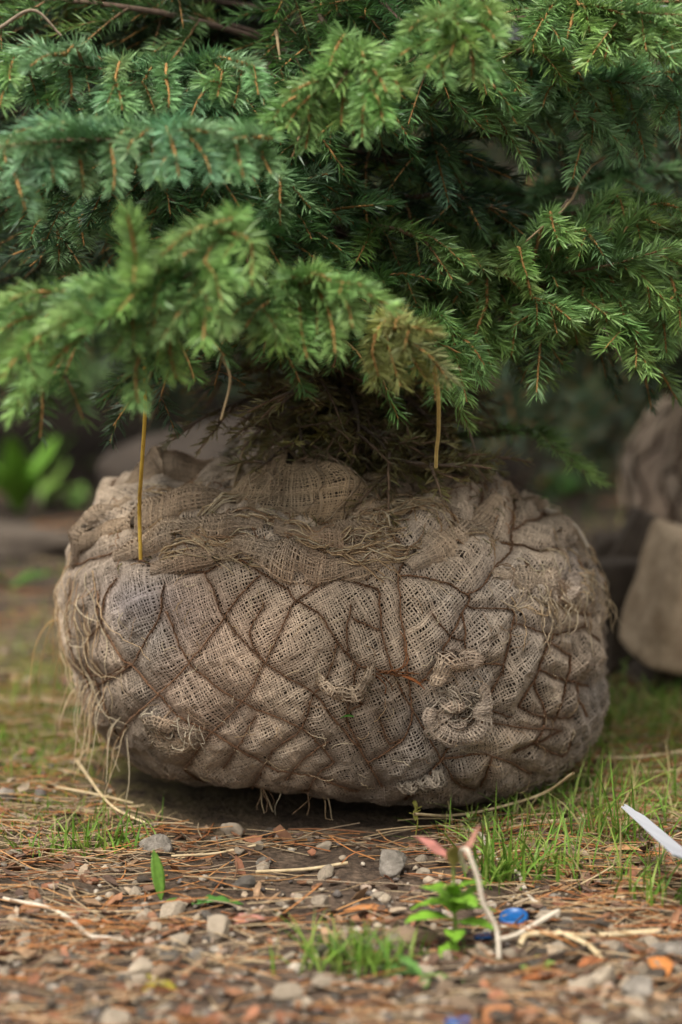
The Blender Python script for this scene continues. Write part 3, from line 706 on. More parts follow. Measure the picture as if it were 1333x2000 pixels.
tree = empty('spruce_tree', (0, 0, 0))
tag(tree, 'green spruce growing out of the burlap root ball, boughs drooping over it', 'tree')
acc = Acc(); zt = np.linspace(.30, 2.15, 30); P = np.array([trunk_at(z) for z in zt]); P[:, 0] += .004 * np.sin(zt * 9)
V, Q = strands(P, np.interp(zt, [.3, .36, .9, 2.15], [.034, .027, .022, .003]) , 12)
g = np.random.default_rng(1); V = V + norm(V - np.repeat(P, 12, axis=0)) * (.0025 * fbm(V * 60, 3, 8))[:, None]
acc.add(V, Q, None, (.075, .052, .036)); link('trunk', acc.mesh('trunk', M['bark']), tree)
HERO = [
 # attach z, picture-plane way points with depth, style, side, droop, density
 (.56, [(560,430,-.25),(440,435,-.45),(300,505,-.56),(200,600,-.62),(90,720,-.66),(40,800,-.68)], 'fresh', .13, .35, 1.0),
 (.53, [(480,520,-.30),(300,545,-.50),(120,575,-.58),(15,595,-.62)], 'fresh', .11, .45, 1.0),
 (.51, [(480,560,-.30),(380,600,-.48),(320,680,-.55),(280,765,-.58)], 'fresh', .10, .30, 1.0),
 (.52, [(420,600,-.30),(300,550,-.47),(262,490,-.50),(255,425,-.52)], 'fresh', .05, .25, 1.0),
 (.58, [(600,480,-.20),(500,440,-.44),(480,470,-.52),(492,560,-.56)], 'fresh', .08, .35, 1.0),
 (.50, [(640,560,-.25),(560,560,-.42),(535,600,-.50),(515,690,-.54)], 'fresh', .12, .40, 1.0),
 (.52, [(700,560,-.25),(790,640,-.40),(890,750,-.48)], 'fresh', .11, .30, 1.0),
 (.49, [(650,600,-.30),(670,650,-.42),(650,720,-.46)], 'fresh', .10, .35, 1.0),
 (.68, [(480,290,-.20),(300,280,-.40),(100,290,-.50),(-50,320,-.55)], 'blue', .13, .40, 1.0),
 (.68, [(500,280,-.25),(420,310,-.42),(410,370,-.50)], 'blue', .11, .35, 1.0),
 (.69, [(380,260,-.25),(200,290,-.45),(165,360,-.52)], 'blue', .11, .35, 1.0),
 (.66, [(450,300,-.20),(250,330,-.38),(60,380,-.46),(-20,440,-.50)], 'blue', .12, .45, 1.0),
 (.77, [(420,170,-.15),(250,130,-.30),(60,110,-.38),(-60,120,-.42)], 'blue', .13, .40, 1.0),
 (.74, [(430,180,-.20),(300,200,-.30),(150,215,-.38)], 'blue', .11, .45, 1.0),
 (.80, [(500,170,-.15),(460,150,-.25),(330,195,-.30)], 'blue', .10, .45, 1.0),
 (.86, [(680,120,-.20),(700,150,-.35),(690,260,-.45)], 'fresh', .10, .30, 1.0),
 (.82, [(620,150,-.20),(600,220,-.35),(570,310,-.42)], 'fresh', .11, .35, 1.0),
 (.94, [(800,40,-.25),(900,30,-.38),(925,150,-.45)], 'fresh', .10, .30, 1.0),
 (.91, [(850,80,-.20),(820,110,-.32),(760,140,-.40)], 'fresh', .10, .40, 1.0),
 (.90, [(900,100,-.05),(1100,70,-.15),(1340,60,-.22)], 'olive', .14, .45, 1.0),
 (.84, [(900,170,-.05),(1080,170,-.10),(1170,260,-.15)], 'blue', .12, .45, 1.0),
 (.86, [(1000,140,.0),(1200,160,-.05),(1350,220,-.10)], 'blue', .13, .50, 1.0),
 (.95, [(950,20,-.10),(1150,10,-.20),(1390,0,-.30)], 'fresh', .14, .45, 1.0),
 (.61, [(850,480,-0.030),(1000,480,-0.090),(1180,470,-0.132),(1360,430,-0.168)], 'olive', .14, .45, 1.0),
 (.57, [(830,540,-0.030),(1000,560,-0.108),(1180,560,-0.150),(1270,690,-0.168)], 'olive', .13, .45, 1.0),
 (.55, [(820,580,-0.060),(950,600,-0.132),(1080,600,-0.168),(1040,670,-0.180)], 'olive', .12, .40, 1.0),
 (.63, [(900,430,.0),(1100,420,-0.048),(1280,400,-0.072),(1345,560,-0.096)], 'olive', .13, .45, 1.0),
 (.50, [(760,640,-0.060),(860,640,-0.120),(910,730,-0.144)], 'olive', .11, .35, 1.0),
 (.68, [(1000,380,.05),(1200,340,.05),(1370,330,.05)], 'blue', .13, .50, 1.0),
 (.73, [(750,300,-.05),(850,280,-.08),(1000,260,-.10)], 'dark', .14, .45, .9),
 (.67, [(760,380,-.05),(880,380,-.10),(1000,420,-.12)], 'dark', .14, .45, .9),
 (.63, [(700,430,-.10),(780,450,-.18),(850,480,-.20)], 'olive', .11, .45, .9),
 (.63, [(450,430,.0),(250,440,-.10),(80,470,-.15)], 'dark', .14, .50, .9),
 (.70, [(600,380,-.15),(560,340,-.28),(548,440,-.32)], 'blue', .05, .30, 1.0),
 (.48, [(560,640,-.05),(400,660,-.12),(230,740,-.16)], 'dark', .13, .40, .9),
 (.60, [(1100,480,.05),(1250,560,-.02),(1310,680,-.05)], 'olive', .10, .45, 1.0),
]
for k, (z, wp, sty, side, droop, dens) in enumerate(HERO):
    deep = 1.0 if k >= 19 else .70
    pts = [trunk_at(z)] + [at(w[0], w[1], w[2] * deep) for w in wp]
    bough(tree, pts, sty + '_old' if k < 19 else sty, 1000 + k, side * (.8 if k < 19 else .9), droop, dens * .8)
# the outer sprays: each shoot as it hangs in the photograph (tip first, base last), on its own bough
SPRAYS = [
 ('fresh', .56, [(560,440,-.30),(430,500,-.50),(280,590,-.57),(150,650,-.60)], -.58, [
   [(300,515),(370,455),(452,428)], [(492,555),(488,470),(430,452)], [(250,420),(262,480),(268,560)], [(8,592),(60,572),(140,570)], [(150,612),(190,570),(258,545)], [(232,608),(262,575),(285,560)],
   [(318,662),(350,612),(405,560)], [(396,680),(402,610),(400,560)], [(270,790),(266,720),(295,645)], [(345,740),(332,680),(350,620)], [(22,815),(60,750),(110,700),(175,640)], [(5,740),(40,690),(90,650)], [(70,690),(100,640),(150,610)], [(225,690),(250,640),(280,600)], [(435,600),(420,540),(400,510)], [(120,640),(150,610),(180,590)], [(-20,660),(30,630),(80,610)], [(300,600),(310,560),(330,530)]]),
 ('fresh', .50, [(640,560,-.28),(600,565,-.42),(560,575,-.48)], -.50, [
   [(540,625),(537,600),(545,575)], [(438,650),(470,600),(535,575)], [(620,655),(620,610),(625,570)], [(540,680),(540,630),(545,590)], [(765,600),(700,568),(620,558)], [(690,640),(680,600),(660,570)], [(480,640),(500,610),(540,580)], [(600,700),(590,650),(585,600)], [(655,690),(650,640),(640,600)], [(570,540),(590,545),(610,555)], [(720,560),(690,555),(650,552)]]),
 ('pale', .52, [(700,580,-.25),(760,640,-.36),(800,660,-.42)], -.44, [
   [(875,742),(835,692),(765,650)], [(782,755),(762,690),(752,640)], [(740,735),(728,690),(735,650)], [(835,745),(805,700),(780,660)], [(845,650),(810,640),(770,640)]]),
 ('fresh', .50, [(760,620,-.15),(850,640,-.26)], -.30, [[(912,785),(895,710),(882,640)], [(865,770),(860,720),(855,660)], [(950,720),(925,680),(890,650)]]),
 ('blue', .68, [(480,290,-.22),(300,275,-.40),(120,275,-.48),(-30,290,-.52)], -.48, [
   [(163,372),(160,330),(152,278)], [(413,345),(400,305),(372,268)], [(455,272),(490,268),(530,270)], [(477,352),(470,320),(462,285)], [(50,410),(40,375),(28,335)], [(12,318),(10,290),(25,262)], [(301,352),(300,315),(296,275)], [(222,372),(225,330),(215,285)], [(350,350),(345,310),(335,275)], [(105,350),(100,315),(85,280)], [(530,340),(515,310),(495,285)], [(250,300),(255,280),(280,262)], [(-20,380),(-10,340),(5,310)], [(420,260),(380,255),(340,258)], [(200,262),(160,258),(120,262)], [(70,300),(60,280),(70,262)]]),
 ('blue', .64, [(540,360,-.2),(546,368,-.30)], -.34, [[(548,442),(547,405),(548,365)]]),
 ('blue', .60, [(400,440,-.05),(200,440,-.18)], -.22, [[(115,510),(116,480),(112,440)], [(60,470),(70,440),(90,425)], [(165,480),(160,450),(155,425)]]),
 ('blue', .76, [(440,150,-.15),(260,140,-.30),(60,120,-.36)], -.36, [
   [(311,240),(296,200),(280,160)], [(372,232),(385,200),(405,172)], [(457,206),(466,175),(474,142)], [(505,185),(500,160),(495,130)], [(95,210),(90,180),(84,150)], [(186,245),(190,215),(192,185)], [(240,215),(235,185),(225,155)], [(20,160),(20,135),(30,110)], [(140,190),(140,160),(135,130)], [(330,210),(330,180),(325,155)], [(60,130),(90,110),(130,105)], [(425,190),(430,165),(435,140)], [(0,210),(5,185),(15,160)]]),
 ('fresh', .86, [(660,90,-.22),(690,120,-.38),(650,180,-.42)], -.44, [
   [(598,290),(605,240),(620,188)], [(708,272),(709,200),(708,130)], [(755,180),(740,150),(715,125)], [(667,246),(670,200),(680,150)], [(786,178),(765,150),(735,130)], [(560,250),(580,215),(610,185)], [(535,230),(560,200),(600,180)], [(640,150),(650,110),(665,80)], [(750,240),(740,200),(722,160)], [(570,180),(600,165),(640,150)], [(625,240),(630,205),(640,170)]]),
 ('fresh', .94, [(780,40,-.25),(870,60,-.36),(915,40,-.42)], -.44, [
   [(829,142),(848,115),(878,85)], [(925,160),(924,100),(922,35)], [(880,110),(890,75),(900,45)], [(970,80),(955,60),(930,40)], [(780,110),(810,90),(850,75)], [(850,40),(870,30),(890,25)], [(800,60),(820,40),(850,30)], [(960,30),(950,15),(930,10)]]),
 ('blue', .87, [(950,140,-.02),(1100,150,-.10),(1300,170,-.16)], -.16, [
   [(1155,285),(1162,225),(1167,162)], [(1262,312),(1245,245),(1222,172)], [(1292,235),(1285,200),(1270,170)], [(1120,230),(1130,195),(1140,160)], [(1060,210),(1070,180),(1085,155)], [(1200,220),(1195,190),(1185,165)], [(1330,270),(1325,220),(1310,180)], [(1000,190),(1015,165),(1040,150)], [(1345,150),(1310,140),(1270,145)]]),
 ('olive', .95, [(1000,20,-.10),(1150,20,-.24),(1340,30,-.34)], -.30, [
   [(1100,100),(1110,65),(1120,30)], [(1180,120),(1190,80),(1195,40)], [(1260,90),(1255,60),(1245,30)], [(1320,120),(1310,80),(1295,45)], [(1040,80),(1055,50),(1070,25)], [(1345,60),(1310,45),(1260,30)], [(1220,30),(1180,15),(1130,10)]]),
 ('olive', .59, [(850,520,-.06),(1000,540,-.14),(1180,520,-.20),(1320,480,-.24)], -.20, [
   [(1302,690),(1295,625),(1276,555)], [(1242,722),(1243,680),(1240,630)], [(1000,695),(1008,640),(1027,585)], [(1118,628),(1085,600),(1040,582)], [(914,700),(930,650),(952,592)], [(960,722),(950,660),(935,605)], [(1187,640),(1178,590),(1163,535)], [(1222,628),(1210,585),(1190,535)], [(1136,610),(1140,565),(1145,520)], [(1335,520),(1290,500),(1220,488)], [(1090,560),(1075,530),(1060,505)], [(1330,640),(1325,590),(1310,540)], [(1270,600),(1265,560),(1250,520)], [(880,600),(900,570),(930,545)], [(1030,540),(1020,510),(1015,485)], [(1180,500),(1160,470),(1140,450)], [(1290,440),(1260,430),(1225,440)], [(1345,420),(1310,400),(1270,400)], [(1090,470),(1080,440),(1075,415)], [(1220,430),(1215,400),(1200,375)]]),
]
for k, (sty, z, ax, Yd, shoots) in enumerate(SPRAYS):
    gg = np.random.default_rng(1500 + k); axis = spline(np.array([trunk_at(z)] + [at(*a) for a in ax]), 30); tw = [(axis, .0034, .0008, 0)]
    for sh in shoots:
        yj = Yd + gg.normal(0, .02); n_s = len(sh)
        P = np.array([at(q[0], q[1], yj + .03 * (1 - i / (n_s - 1)) * 0 + .035 * i / (n_s - 1)) for i, q in enumerate(sh)])[::-1]
        tw.append((spline(P, 12), .0022, .0010, 3))
        j = np.argmin(np.linalg.norm(axis[10:] - P[0], axis=1)) + 10; a0 = axis[max(0, j - 3)]
        mid = (a0 + P[0]) / 2 + np.array([0, 0, .012]); tw.append((spline([a0, mid, P[0]], 8), .0022, .0018, 1))
        L_ = np.linalg.norm(P[-1] - P[0])
        for s_ in (-1, 1):                                  # short side shoots near the base of each spray
            if gg.random() < .55: continue
            f = gg.uniform(.05, .45); b0 = P[0] + (P[1] - P[0]) * min(1, f * 2); tg = norm(P[-1] - P[0]); sd = norm(np.cross(tg, np.array([0, -.6, 1.0]))) * s_
            dv = norm(tg * .8 + sd * .75 + gg.normal(0, .25, 3)); ll = L_ * gg.uniform(.35, .6); t6 = np.linspace(0, 1, 7)[:, None]
            tw.append((b0 + dv * ll * t6 + np.array([0, 0, -.25]) * ll * t6 ** 2, .0013, .0008, 3))
    wa, na = Acc(), Acc(); wood_of(wa, tw, gg); needles_on(na, tw, sty, gg, 1.2, .0175)
    o = link('bough', wa.mesh('bough', M['bark']), tree); nd = link('needles', na.mesh('needles', M['needle']), o); nd['kind'] = 'stuff'
# thin dull inner twigs low on the trunk
g = np.random.default_rng(9)
DT = [
 (.42, [(560,760,-.05),(430,800,-.10),(340,850,-.12)]), (.41, [(600,780,-.08),(520,830,-.12),(470,880,-.13)]), (.43, [(680,760,-.08),(700,830,-.14),(690,890,-.16)]),
 (.44, [(720,740,-.05),(820,800,-.10),(880,870,-.10)]), (.42, [(740,800,.0),(830,850,-.03),(900,900,-.04)]), (.45, [(640,720,-.10),(580,760,-.2),(540,800,-.22)]),
 (.45, [(760,720,.02),(900,760,.02),(980,790,.0)]), (.40, [(660,800,-.1),(740,860,-.15),(790,930,-.16)]), (.46, [(520,720,.02),(380,730,.04),(250,780,.04)])]
for q in range(16):
    ex, ey, eY = g.uniform(430, 980), g.uniform(780, 925), g.uniform(-.22, .02)
    DT.append((g.uniform(.37, .5), [(640 + (ex - 640) * .5 + g.normal(0, 20), ey - g.uniform(30, 80), eY * .6), (ex, ey, eY)]))
for q in range(14):
    ex, ey, eY = g.uniform(690, 980), g.uniform(830, 930), g.uniform(-.2, .02)
    DT.append((g.uniform(.37, .46), [(660 + (ex - 660) * .5 + g.normal(0, 15), ey - g.uniform(20, 60), eY * .6), (ex, ey, eY)]))
for k, (z, wp) in enumerate(DT):
    bough(tree, [trunk_at(z)] + [at(*w) for w in wp], 'dead', 1100 + k, .07, .25, .8, t0=.2, spacing=.05, second=k % 2 == 0, dead=True, nl=.014, flat=.7)
bough(tree, [trunk_at(.40)] + [at(*w) for w in [(850,850,.0),(1040,843,-.02),(1100,885,-.04),(1152,932,-.06)]], 'olive', 1150, .035, .3, .9, t0=.6, spacing=.05, second=False, dead=True)
# bare stems among the boughs
for k, (pl, r) in enumerate([([(1232,275,-.1),(1150,330,-.12),(1110,400,-.14),(1040,460,-.2),(960,540,-.12),(915,570,-.14)], .0016), ([(1110,390,-.14),(1065,450,-.16),(1060,470,-.16)], .0013), ([(430,690,-.4),(450,740,-.4),(432,820,-.4)], .0016),
    ([(0,55,-.2),(65,20,-.2),(120,70,-.2)], .0022), ([(480,860,-.1),(462,930,-.12),(450,980,-.15)], .0014), ([(900,790,-.1),(925,870,-.1),(955,1000,-.12)], .0013), ([(540,60,-.12),(548,120,-.14)], .002), ([(1180,640,-.2),(1215,705,-.2)], .001), ([(690,60,.0),(640,160,.0)], .003)]):
    V, Q = strands(spline([at(*p) for p in pl], 12), r * np.linspace(1, .6, 12), 5)
    a = Acc(); a.add(V, Q, None, [(.33, .24, .13), (.20, .15, .10)][k % 2]); link('bare_stem', a.mesh('bare_stem', M['bark']), tree)

# shared boughs for the inside of the tree, its upper part and the trees behind
PROTO = []
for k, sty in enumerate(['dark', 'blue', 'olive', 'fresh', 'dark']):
    g = np.random.default_rng(1200 + k)
    axis = spline([(0, 0, 0), (.17, .01, .03), (.34, -.01, .02), (.5, .01, -.05)], 26); tw = twigs_of(axis, .16, g, .4, .15, .062, True)
    wa, na = Acc(), Acc(); wood_of(wa, tw, g); needles_on(na, tw, sty, g, .8)
    PROTO.append((wa.mesh('bough', M['bark']), na.mesh('needles', M['needle'])))
def put_bough(parent, k, loc, az, tilt, sc, roll=0.0):
    mt = Matrix.Translation(loc) @ Matrix.Rotation(az, 4, 'Z') @ Matrix.Rotation(tilt, 4, 'Y') @ Matrix.Rotation(roll, 4, 'X') @ Matrix.Scale(sc, 4)
    o = link('bough', PROTO[k][0], parent); o.matrix_local = mt
    nd = link('needles', PROTO[k][1], o); nd['kind'] = 'stuff'
g = np.random.default_rng(55)
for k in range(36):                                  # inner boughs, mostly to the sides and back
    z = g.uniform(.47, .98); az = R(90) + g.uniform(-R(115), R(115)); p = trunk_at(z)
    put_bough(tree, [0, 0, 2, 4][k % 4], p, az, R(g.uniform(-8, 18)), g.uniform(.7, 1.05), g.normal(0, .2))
for k in range(46):                                  # upper tree
    z = 1.0 + 1.1 * (k / 46) ** 1.1; az = k * 2.399; p = trunk_at(z)
    put_bough(tree, [1, 3, 2][k % 3], p, az, R(g.uniform(-12, 8)), max(.12, .85 * (2.2 - z) / 1.2), g.normal(0, .2))

def back_tree(x, y, h, r, n, label, seed, zlow=.22, styles=(0, 4, 2)):
    g = np.random.default_rng(seed); t_ = empty('spruce_tree', (x, y, float(gz(x, y))))
    tag(t_, label, 'tree', 'spruces standing behind')
    zt = np.linspace(-.05, h, 16); P = np.stack([zt * 0, zt * 0, zt], -1); V, Q = strands(P, np.linspace(.035, .004, 16), 8)
    a = Acc(); a.add(V, Q, None, (.07, .05, .036)); link('trunk', a.mesh('trunk', M['bark']), t_)
    for k in range(n):
        f = k / n; z = zlow + (h - zlow) * f ** 1.25
        put_bough(t_, styles[k % len(styles)], (0, 0, z), k * 2.399 + g.normal(0, .3), R(g.uniform(0, 22)), max(.15, r * 2.0 * (1 - f) ** .8), g.normal(0, .2))
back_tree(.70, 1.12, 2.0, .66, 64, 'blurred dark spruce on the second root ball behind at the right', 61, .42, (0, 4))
back_tree(-.95, 2.7, 2.2, .72, 60, 'blurred spruce farther back behind the upper left boughs', 62, .42, (0, 2, 3))
back_tree(-.05, 2.3, 2.3, .7, 60, 'blurred dark spruce directly behind the middle of the tree', 63, .36, (0, 4))
back_tree(1.25, 2.6, 2.3, .75, 56, 'blurred spruce behind the rubble stones at the right edge', 64, .34, (0, 4))
back_tree(-1.7, 3.0, 2.4, .8, 56, 'blurred spruce at the far left in the back row', 65, .4)
back_tree(.5, 3.6, 2.5, .8, 56, 'blurred spruce in the last row behind the right boughs', 66, .3, (0, 4))
back_tree(-.55, 3.9, 2.5, .85, 56, 'blurred spruce in the last row behind the left boughs', 67, .3, (0, 4))

# ------------------------------------------------------------------ stones
def ico(sub):
    bm = bmesh.new(); bmesh.ops.create_icosphere(bm, subdivisions=sub, radius=1.0)
    V = np.array([v.co[:] for v in bm.verts]); T = np.array([[v.index for v in f.verts] for f in bm.faces]); bm.free(); return V, T
ICO = {s: ico(s) for s in (1, 2, 3, 4)}
def rock(seed, sub=2, cuts=9, rough=.10, dim=(1, 1, 1)):
    g = np.random.default_rng(seed); V, T = ICO[sub]; V = V.copy()
    for _ in range(cuts):
        n = norm(g.normal(0, 1, 3)); d = g.uniform(.48, .85); s = V @ n; V = V - np.maximum(s - d, 0)[:, None] * n * .96
    V = V * (1 + rough * fbm(V * 2.2 + seed, 3, seed))[:, None]
    return V * np.array(dim), T
def block(seed, dim, n=10, bev=.12, rough=.03):
    g = np.random.default_rng(seed); bm = bmesh.new(); bmesh.ops.create_cube(bm, size=2.0); bmesh.ops.subdivide_edges(bm, edges=bm.edges[:], cuts=n, use_grid_fill=True)
    V = np.array([v.co[:] for v in bm.verts]); Q = np.array([[v.index for v in f.verts] for f in bm.faces]); bm.free()
    q = np.clip(V, -1 + bev, 1 - bev); dv = V - q; V = q + norm(dv) * bev * np.minimum(1, np.linalg.norm(dv, axis=1, keepdims=True) / bev)
    for _ in range(4):
        nn = norm(g.normal(0, 1, 3)); d = g.uniform(1.15, 1.4); s = V @ nn; V = V - np.maximum(s - d, 0)[:, None] * nn
    V = V + norm(V) * (rough * fbm(V * 2.5 + seed, 4, seed))[:, None]
    return V * np.array(dim) / 2, Q
def stone_thing(name, px, py, dim, mat, label, seed, rot=(0, 0, 0), kind='rock', cat='stone', Y=None, group=None, sub=3, sink=.25):
    p = onground(px, py) if Y is None else at(px, py, Y)
    if kind == 'rock':
        V, T = rock(seed, sub, 10, .10, np.array(dim) / 2); me = mesh_np(name, V, None, T, mat)
    else:
        V, Q = block(seed, dim); me = mesh_np(name, V, Q, None, mat)
    z = float(gz(p[0], p[1])) + dim[2] * (.5 - sink) if Y is None else p[2]
    return tag(link(name, me, loc=(p[0], p[1], z), rot=rot), label, cat, group)
# rubble pile behind on the right
RUB = [ # px,py,Y, dims, rot, mat, label
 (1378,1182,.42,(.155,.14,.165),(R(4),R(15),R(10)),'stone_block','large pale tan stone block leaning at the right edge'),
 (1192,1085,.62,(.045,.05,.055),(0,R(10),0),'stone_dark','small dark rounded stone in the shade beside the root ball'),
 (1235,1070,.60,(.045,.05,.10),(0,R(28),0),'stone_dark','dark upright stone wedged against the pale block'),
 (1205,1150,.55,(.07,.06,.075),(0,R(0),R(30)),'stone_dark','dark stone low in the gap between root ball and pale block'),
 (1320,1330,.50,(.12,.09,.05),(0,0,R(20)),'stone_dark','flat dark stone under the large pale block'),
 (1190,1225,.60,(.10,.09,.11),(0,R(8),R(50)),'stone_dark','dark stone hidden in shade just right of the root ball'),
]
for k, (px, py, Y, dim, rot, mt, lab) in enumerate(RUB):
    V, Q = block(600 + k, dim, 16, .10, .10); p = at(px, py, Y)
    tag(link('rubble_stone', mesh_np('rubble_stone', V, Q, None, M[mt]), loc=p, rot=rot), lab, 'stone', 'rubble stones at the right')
# a second balled tree standing behind on the right
ball2 = tag(empty('burlap_root_ball', (.715, 1.12, -.004)), 'second netted burlap root ball in the shade at the right edge behind', 'root ball')
ball2.rotation_euler = (0, 0, R(118))
for ch in [c for c in ball.children if c.name.split('.')[0] in ('burlap_wrap', 'soil_core')]:
    c2 = ch.copy(); COL.objects.link(c2); c2.parent = ball2
acc = Acc(); gb_ = np.random.default_rng(8)
for L in lines:
    p = spline(L, max(8, int(4 * len(L)))); Xc = np.clip(p[:, 0], Xg[0], Xg[-1])
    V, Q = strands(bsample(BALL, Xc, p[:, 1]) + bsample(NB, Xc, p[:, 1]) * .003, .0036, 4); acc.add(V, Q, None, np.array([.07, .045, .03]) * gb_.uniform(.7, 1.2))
link('twine_net', acc.mesh('twine_net', M['twine']), ball2)
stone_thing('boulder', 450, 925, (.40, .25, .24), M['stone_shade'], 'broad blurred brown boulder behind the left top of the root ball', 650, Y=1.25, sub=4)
V, T_ = rock(651, 4, 8, .14, (.17, .09, .035)); p = onground(40, 1075); tag(link('stone_slab', mesh_np('stone_slab', V, None, T_, M['stone_dark']), loc=(p[0] - .04, p[1], .015), rot=(0, 0, R(8))), 'flat dark brownish stone slab on the ground at the left edge', 'stone slab')
# stones in front that stand out
FS = [
 (770,1706,(.042,.034,.036),'stone_grey','speckled grey stone in front of the root ball, left of the red leaved weed'),
 (305,1655,(.034,.03,.024),'stone_grey','rough grey stone beside the grass at the lower left of the ball'),
 (455,1615,(.026,.022,.02),'stone_tan','pale angular stone under the front left of the ball'),
 (470,1665,(.014,.012,.012),'stone_tan','small pale pointed stone on the bare soil'),
 (505,1655,(.012,.012,.012),'stone_tan','small pale stone right of the pointed one on bare soil'),
 (635,1662,(.02,.015,.009),'stone_tan','tan crumb of stone on the bare soil below the ball'),
 (520,1685,(.024,.015,.008),'stone_grey','flat light grey stone chip on the bare soil'),
 (1250,1925,(.034,.03,.024),'stone_grey','rounded grey stone in the lower right corner gravel'),
 (1180,1900,(.032,.026,.022),'stone_tan','tan stone left of the rounded grey one in the lower right'),
 (275,1880,(.024,.02,.018),'stone_tan','whitish stone in the gravel at the lower left'),
 (425,1815,(.036,.03,.026),'stone_tan','cream banded stone beside the pink dead leaf'),
 (385,1850,(.02,.018,.014),'stone_grey','bluish grey pebble under the cream banded stone'),
 (560,1925,(.034,.024,.02),'stone_tan','oval cream stone at the bottom centre left'),
 (600,1945,(.018,.016,.016),'stone_tan','small round cream stone right below the oval cream one'),
 (225,1980,(.034,.026,.02),'stone_tan','broad tan stone at the bottom left edge'),
 (280,1775,(.018,.016,.013),'stone_tan','pale round pebble above the dandelion leaf litter'),
 (1140,1935,(.03,.026,.02),'stone_tan','light stone between the two larger ones at lower right'),
 (640,1910,(.032,.02,.012),'stone_tan','long flat cream stone at the bottom centre'),
 (15,1560,(.022,.02,.02),'stone_grey','pale stone at the left edge in the grass'),
 (1310,1840,(.05,.03,.016),'stone_grey','flat grey slate piece at the right edge'),
 (800,1830,(.05,.036,.02),'stone_brown','brown clod between grass tuft and weed'),
 (905,1960,(.028,.022,.016),'stone_brown','brown bark coloured stone at the bottom centre right'),
]
for k, (px, py, dim, mt, lab) in enumerate(FS):
    stone_thing('stone', px, py, dim, M[mt], lab, 700 + k, rot=(g.uniform(-.3, .3), g.uniform(-.3, .3), g.uniform(0, 6)), group='stones in front of the root ball', sink=.22)

# pebbles that can be picked apart: pieces of the ground; the rest as gravel
PEB = []
PM = [M['stone_tan'], M['stone_grey'], M['stone_tan'], M['stone_brown'], M['stone_tan'], M['stone_dark']]
for k in range(6):
    V, T = rock(800 + k, 2, 16, .16, (.5, .40, .26)); PEB.append(mesh_np('pebble', V, None, T, PM[k], smooth=False))
g = np.random.default_rng(31)
def gravel_density(px, py):
    d = .25 + .75 * sstep(1640, 1800, py)
    d = d * (1 - .75 * np.exp(-(((px - 1150) / 260) ** 2 + ((py - 1650) / 120) ** 2)))
    return d
cnt = 0
while cnt < 300:
    px, py = g.uniform(-30, 1370), g.uniform(1590, 2030)
    if g.random() > gravel_density(px, py) ** 1.5: continue
    p = onground(px, py); s = g.lognormal(math.log(.0170), .36); s = min(max(s, .008), .034)
    link('pebble', PEB[int(g.integers(0, 6))], ground, (p[0], p[1], float(gz(p[0], p[1])) + s * .14), (g.normal(0, .35), g.normal(0, .35), g.uniform(0, 6.28)), s)
    cnt += 1
acc = Acc(); Vi, Ti = ICO[1]
N = 9500
gx_ = g.uniform(-.75, .75, N); gy_ = -1.15 + 1.9 * g.random(N) ** 1.5
PC = np.array([(.36, .285, .20), (.24, .20, .155), (.43, .36, .275), (.18, .13, .09), (.30, .22, .16), (.12, .10, .085)])
for k in range(N):
    if (gx_[k] / .25) ** 2 + (gy_[k] / .25) ** 2 < 1: continue
    if gy_[k] > -.42 and g.random() < .6: continue
    s = min(.016, g.lognormal(math.log(.0066), .4)); V = Vi * (1 + g.uniform(-.3, .3, (len(Vi), 1))) * np.array([s, s * .8, s * .6]) * .5
    a = g.uniform(0, 6.28); c_, s_ = math.cos(a), math.sin(a); V = V @ np.array([[c_, s_, 0], [-s_, c_, 0], [0, 0, 1]])
    acc.add(V + np.array([gx_[k], gy_[k], 0]), None, Ti, PC[g.integers(0, 6)] * g.uniform(.7, 1.2))
accV = np.vstack(acc.V); accV[:, 2] += gz(accV[:, 0], accV[:, 1]) + .0025; acc.V = [accV]
tag(link('gravel', acc.mesh('gravel', M['gravel'])), 'small mixed gravel scattered over the soil', 'gravel', kind='stuff')

# ------------------------------------------------------------------ litter
g = np.random.default_rng(41)
def lay(N, x0, x1, y0, y1, L, rad, cols, seed, ypow=1.0, keep=None, curv=.5, hmax=.010, m=4, k=3, flat=.8):
    g = np.random.default_rng(seed)
    x = g.uniform(x0, x1, N); y = y0 + (y1 - y0) * g.random(N) ** ypow
    if keep is not None:
        ok = g.random(N) < keep(x, y); x, y = x[ok], y[ok]; N = len(x)
    th = np.where(g.random(N) < flat, g.normal(0, .55, N), g.uniform(-math.pi, math.pi, N)); l = L * g.uniform(.45, 1.25, N); cv = g.normal(0, curv, N)
    tt = np.linspace(-.5, .5, m)
    ang = th[:, None] + cv[:, None] * tt[None]
    dx = np.cos(ang) * l[:, None] / (m - 1); dy = np.sin(ang) * l[:, None] / (m - 1)
    X = x[:, None] + np.cumsum(dx, 1) - l[:, None] * .5 * np.cos(th)[:, None]; Y = y[:, None] + np.cumsum(dy, 1) - l[:, None] * .5 * np.sin(th)[:, None]
    Z = gz(X, Y) + .0015 + hmax * g.random((N, 1)) ** 2.2 + g.normal(0, .006, (N, 1)) * tt[None] + .006 * g.random((N, 1)) * (.25 - tt[None] ** 2)
    inside = ((X - CX) / .235) ** 2 + (Y / .235) ** 2
    P = np.stack([X, Y, np.maximum(Z, gz(X, Y) + .0008)], -1)[inside.min(1) > 1]
    n2 = len(P); c = np.array(cols)[g.integers(0, len(cols), n2)] * g.uniform(.65, 1.25, (n2, 1))
    V, Q = strands(P, rad * g.uniform(.7, 1.3, (n2, 1)) * np.ones((1, m)), k)
    return V, Q, percol(c, m * k)
PIN = [(.42, .175, .055), (.45, .23, .09), (.32, .12, .042), (.48, .35, .20), (.40, .28, .155), (.20, .11, .06), (.30, .22, .14)]
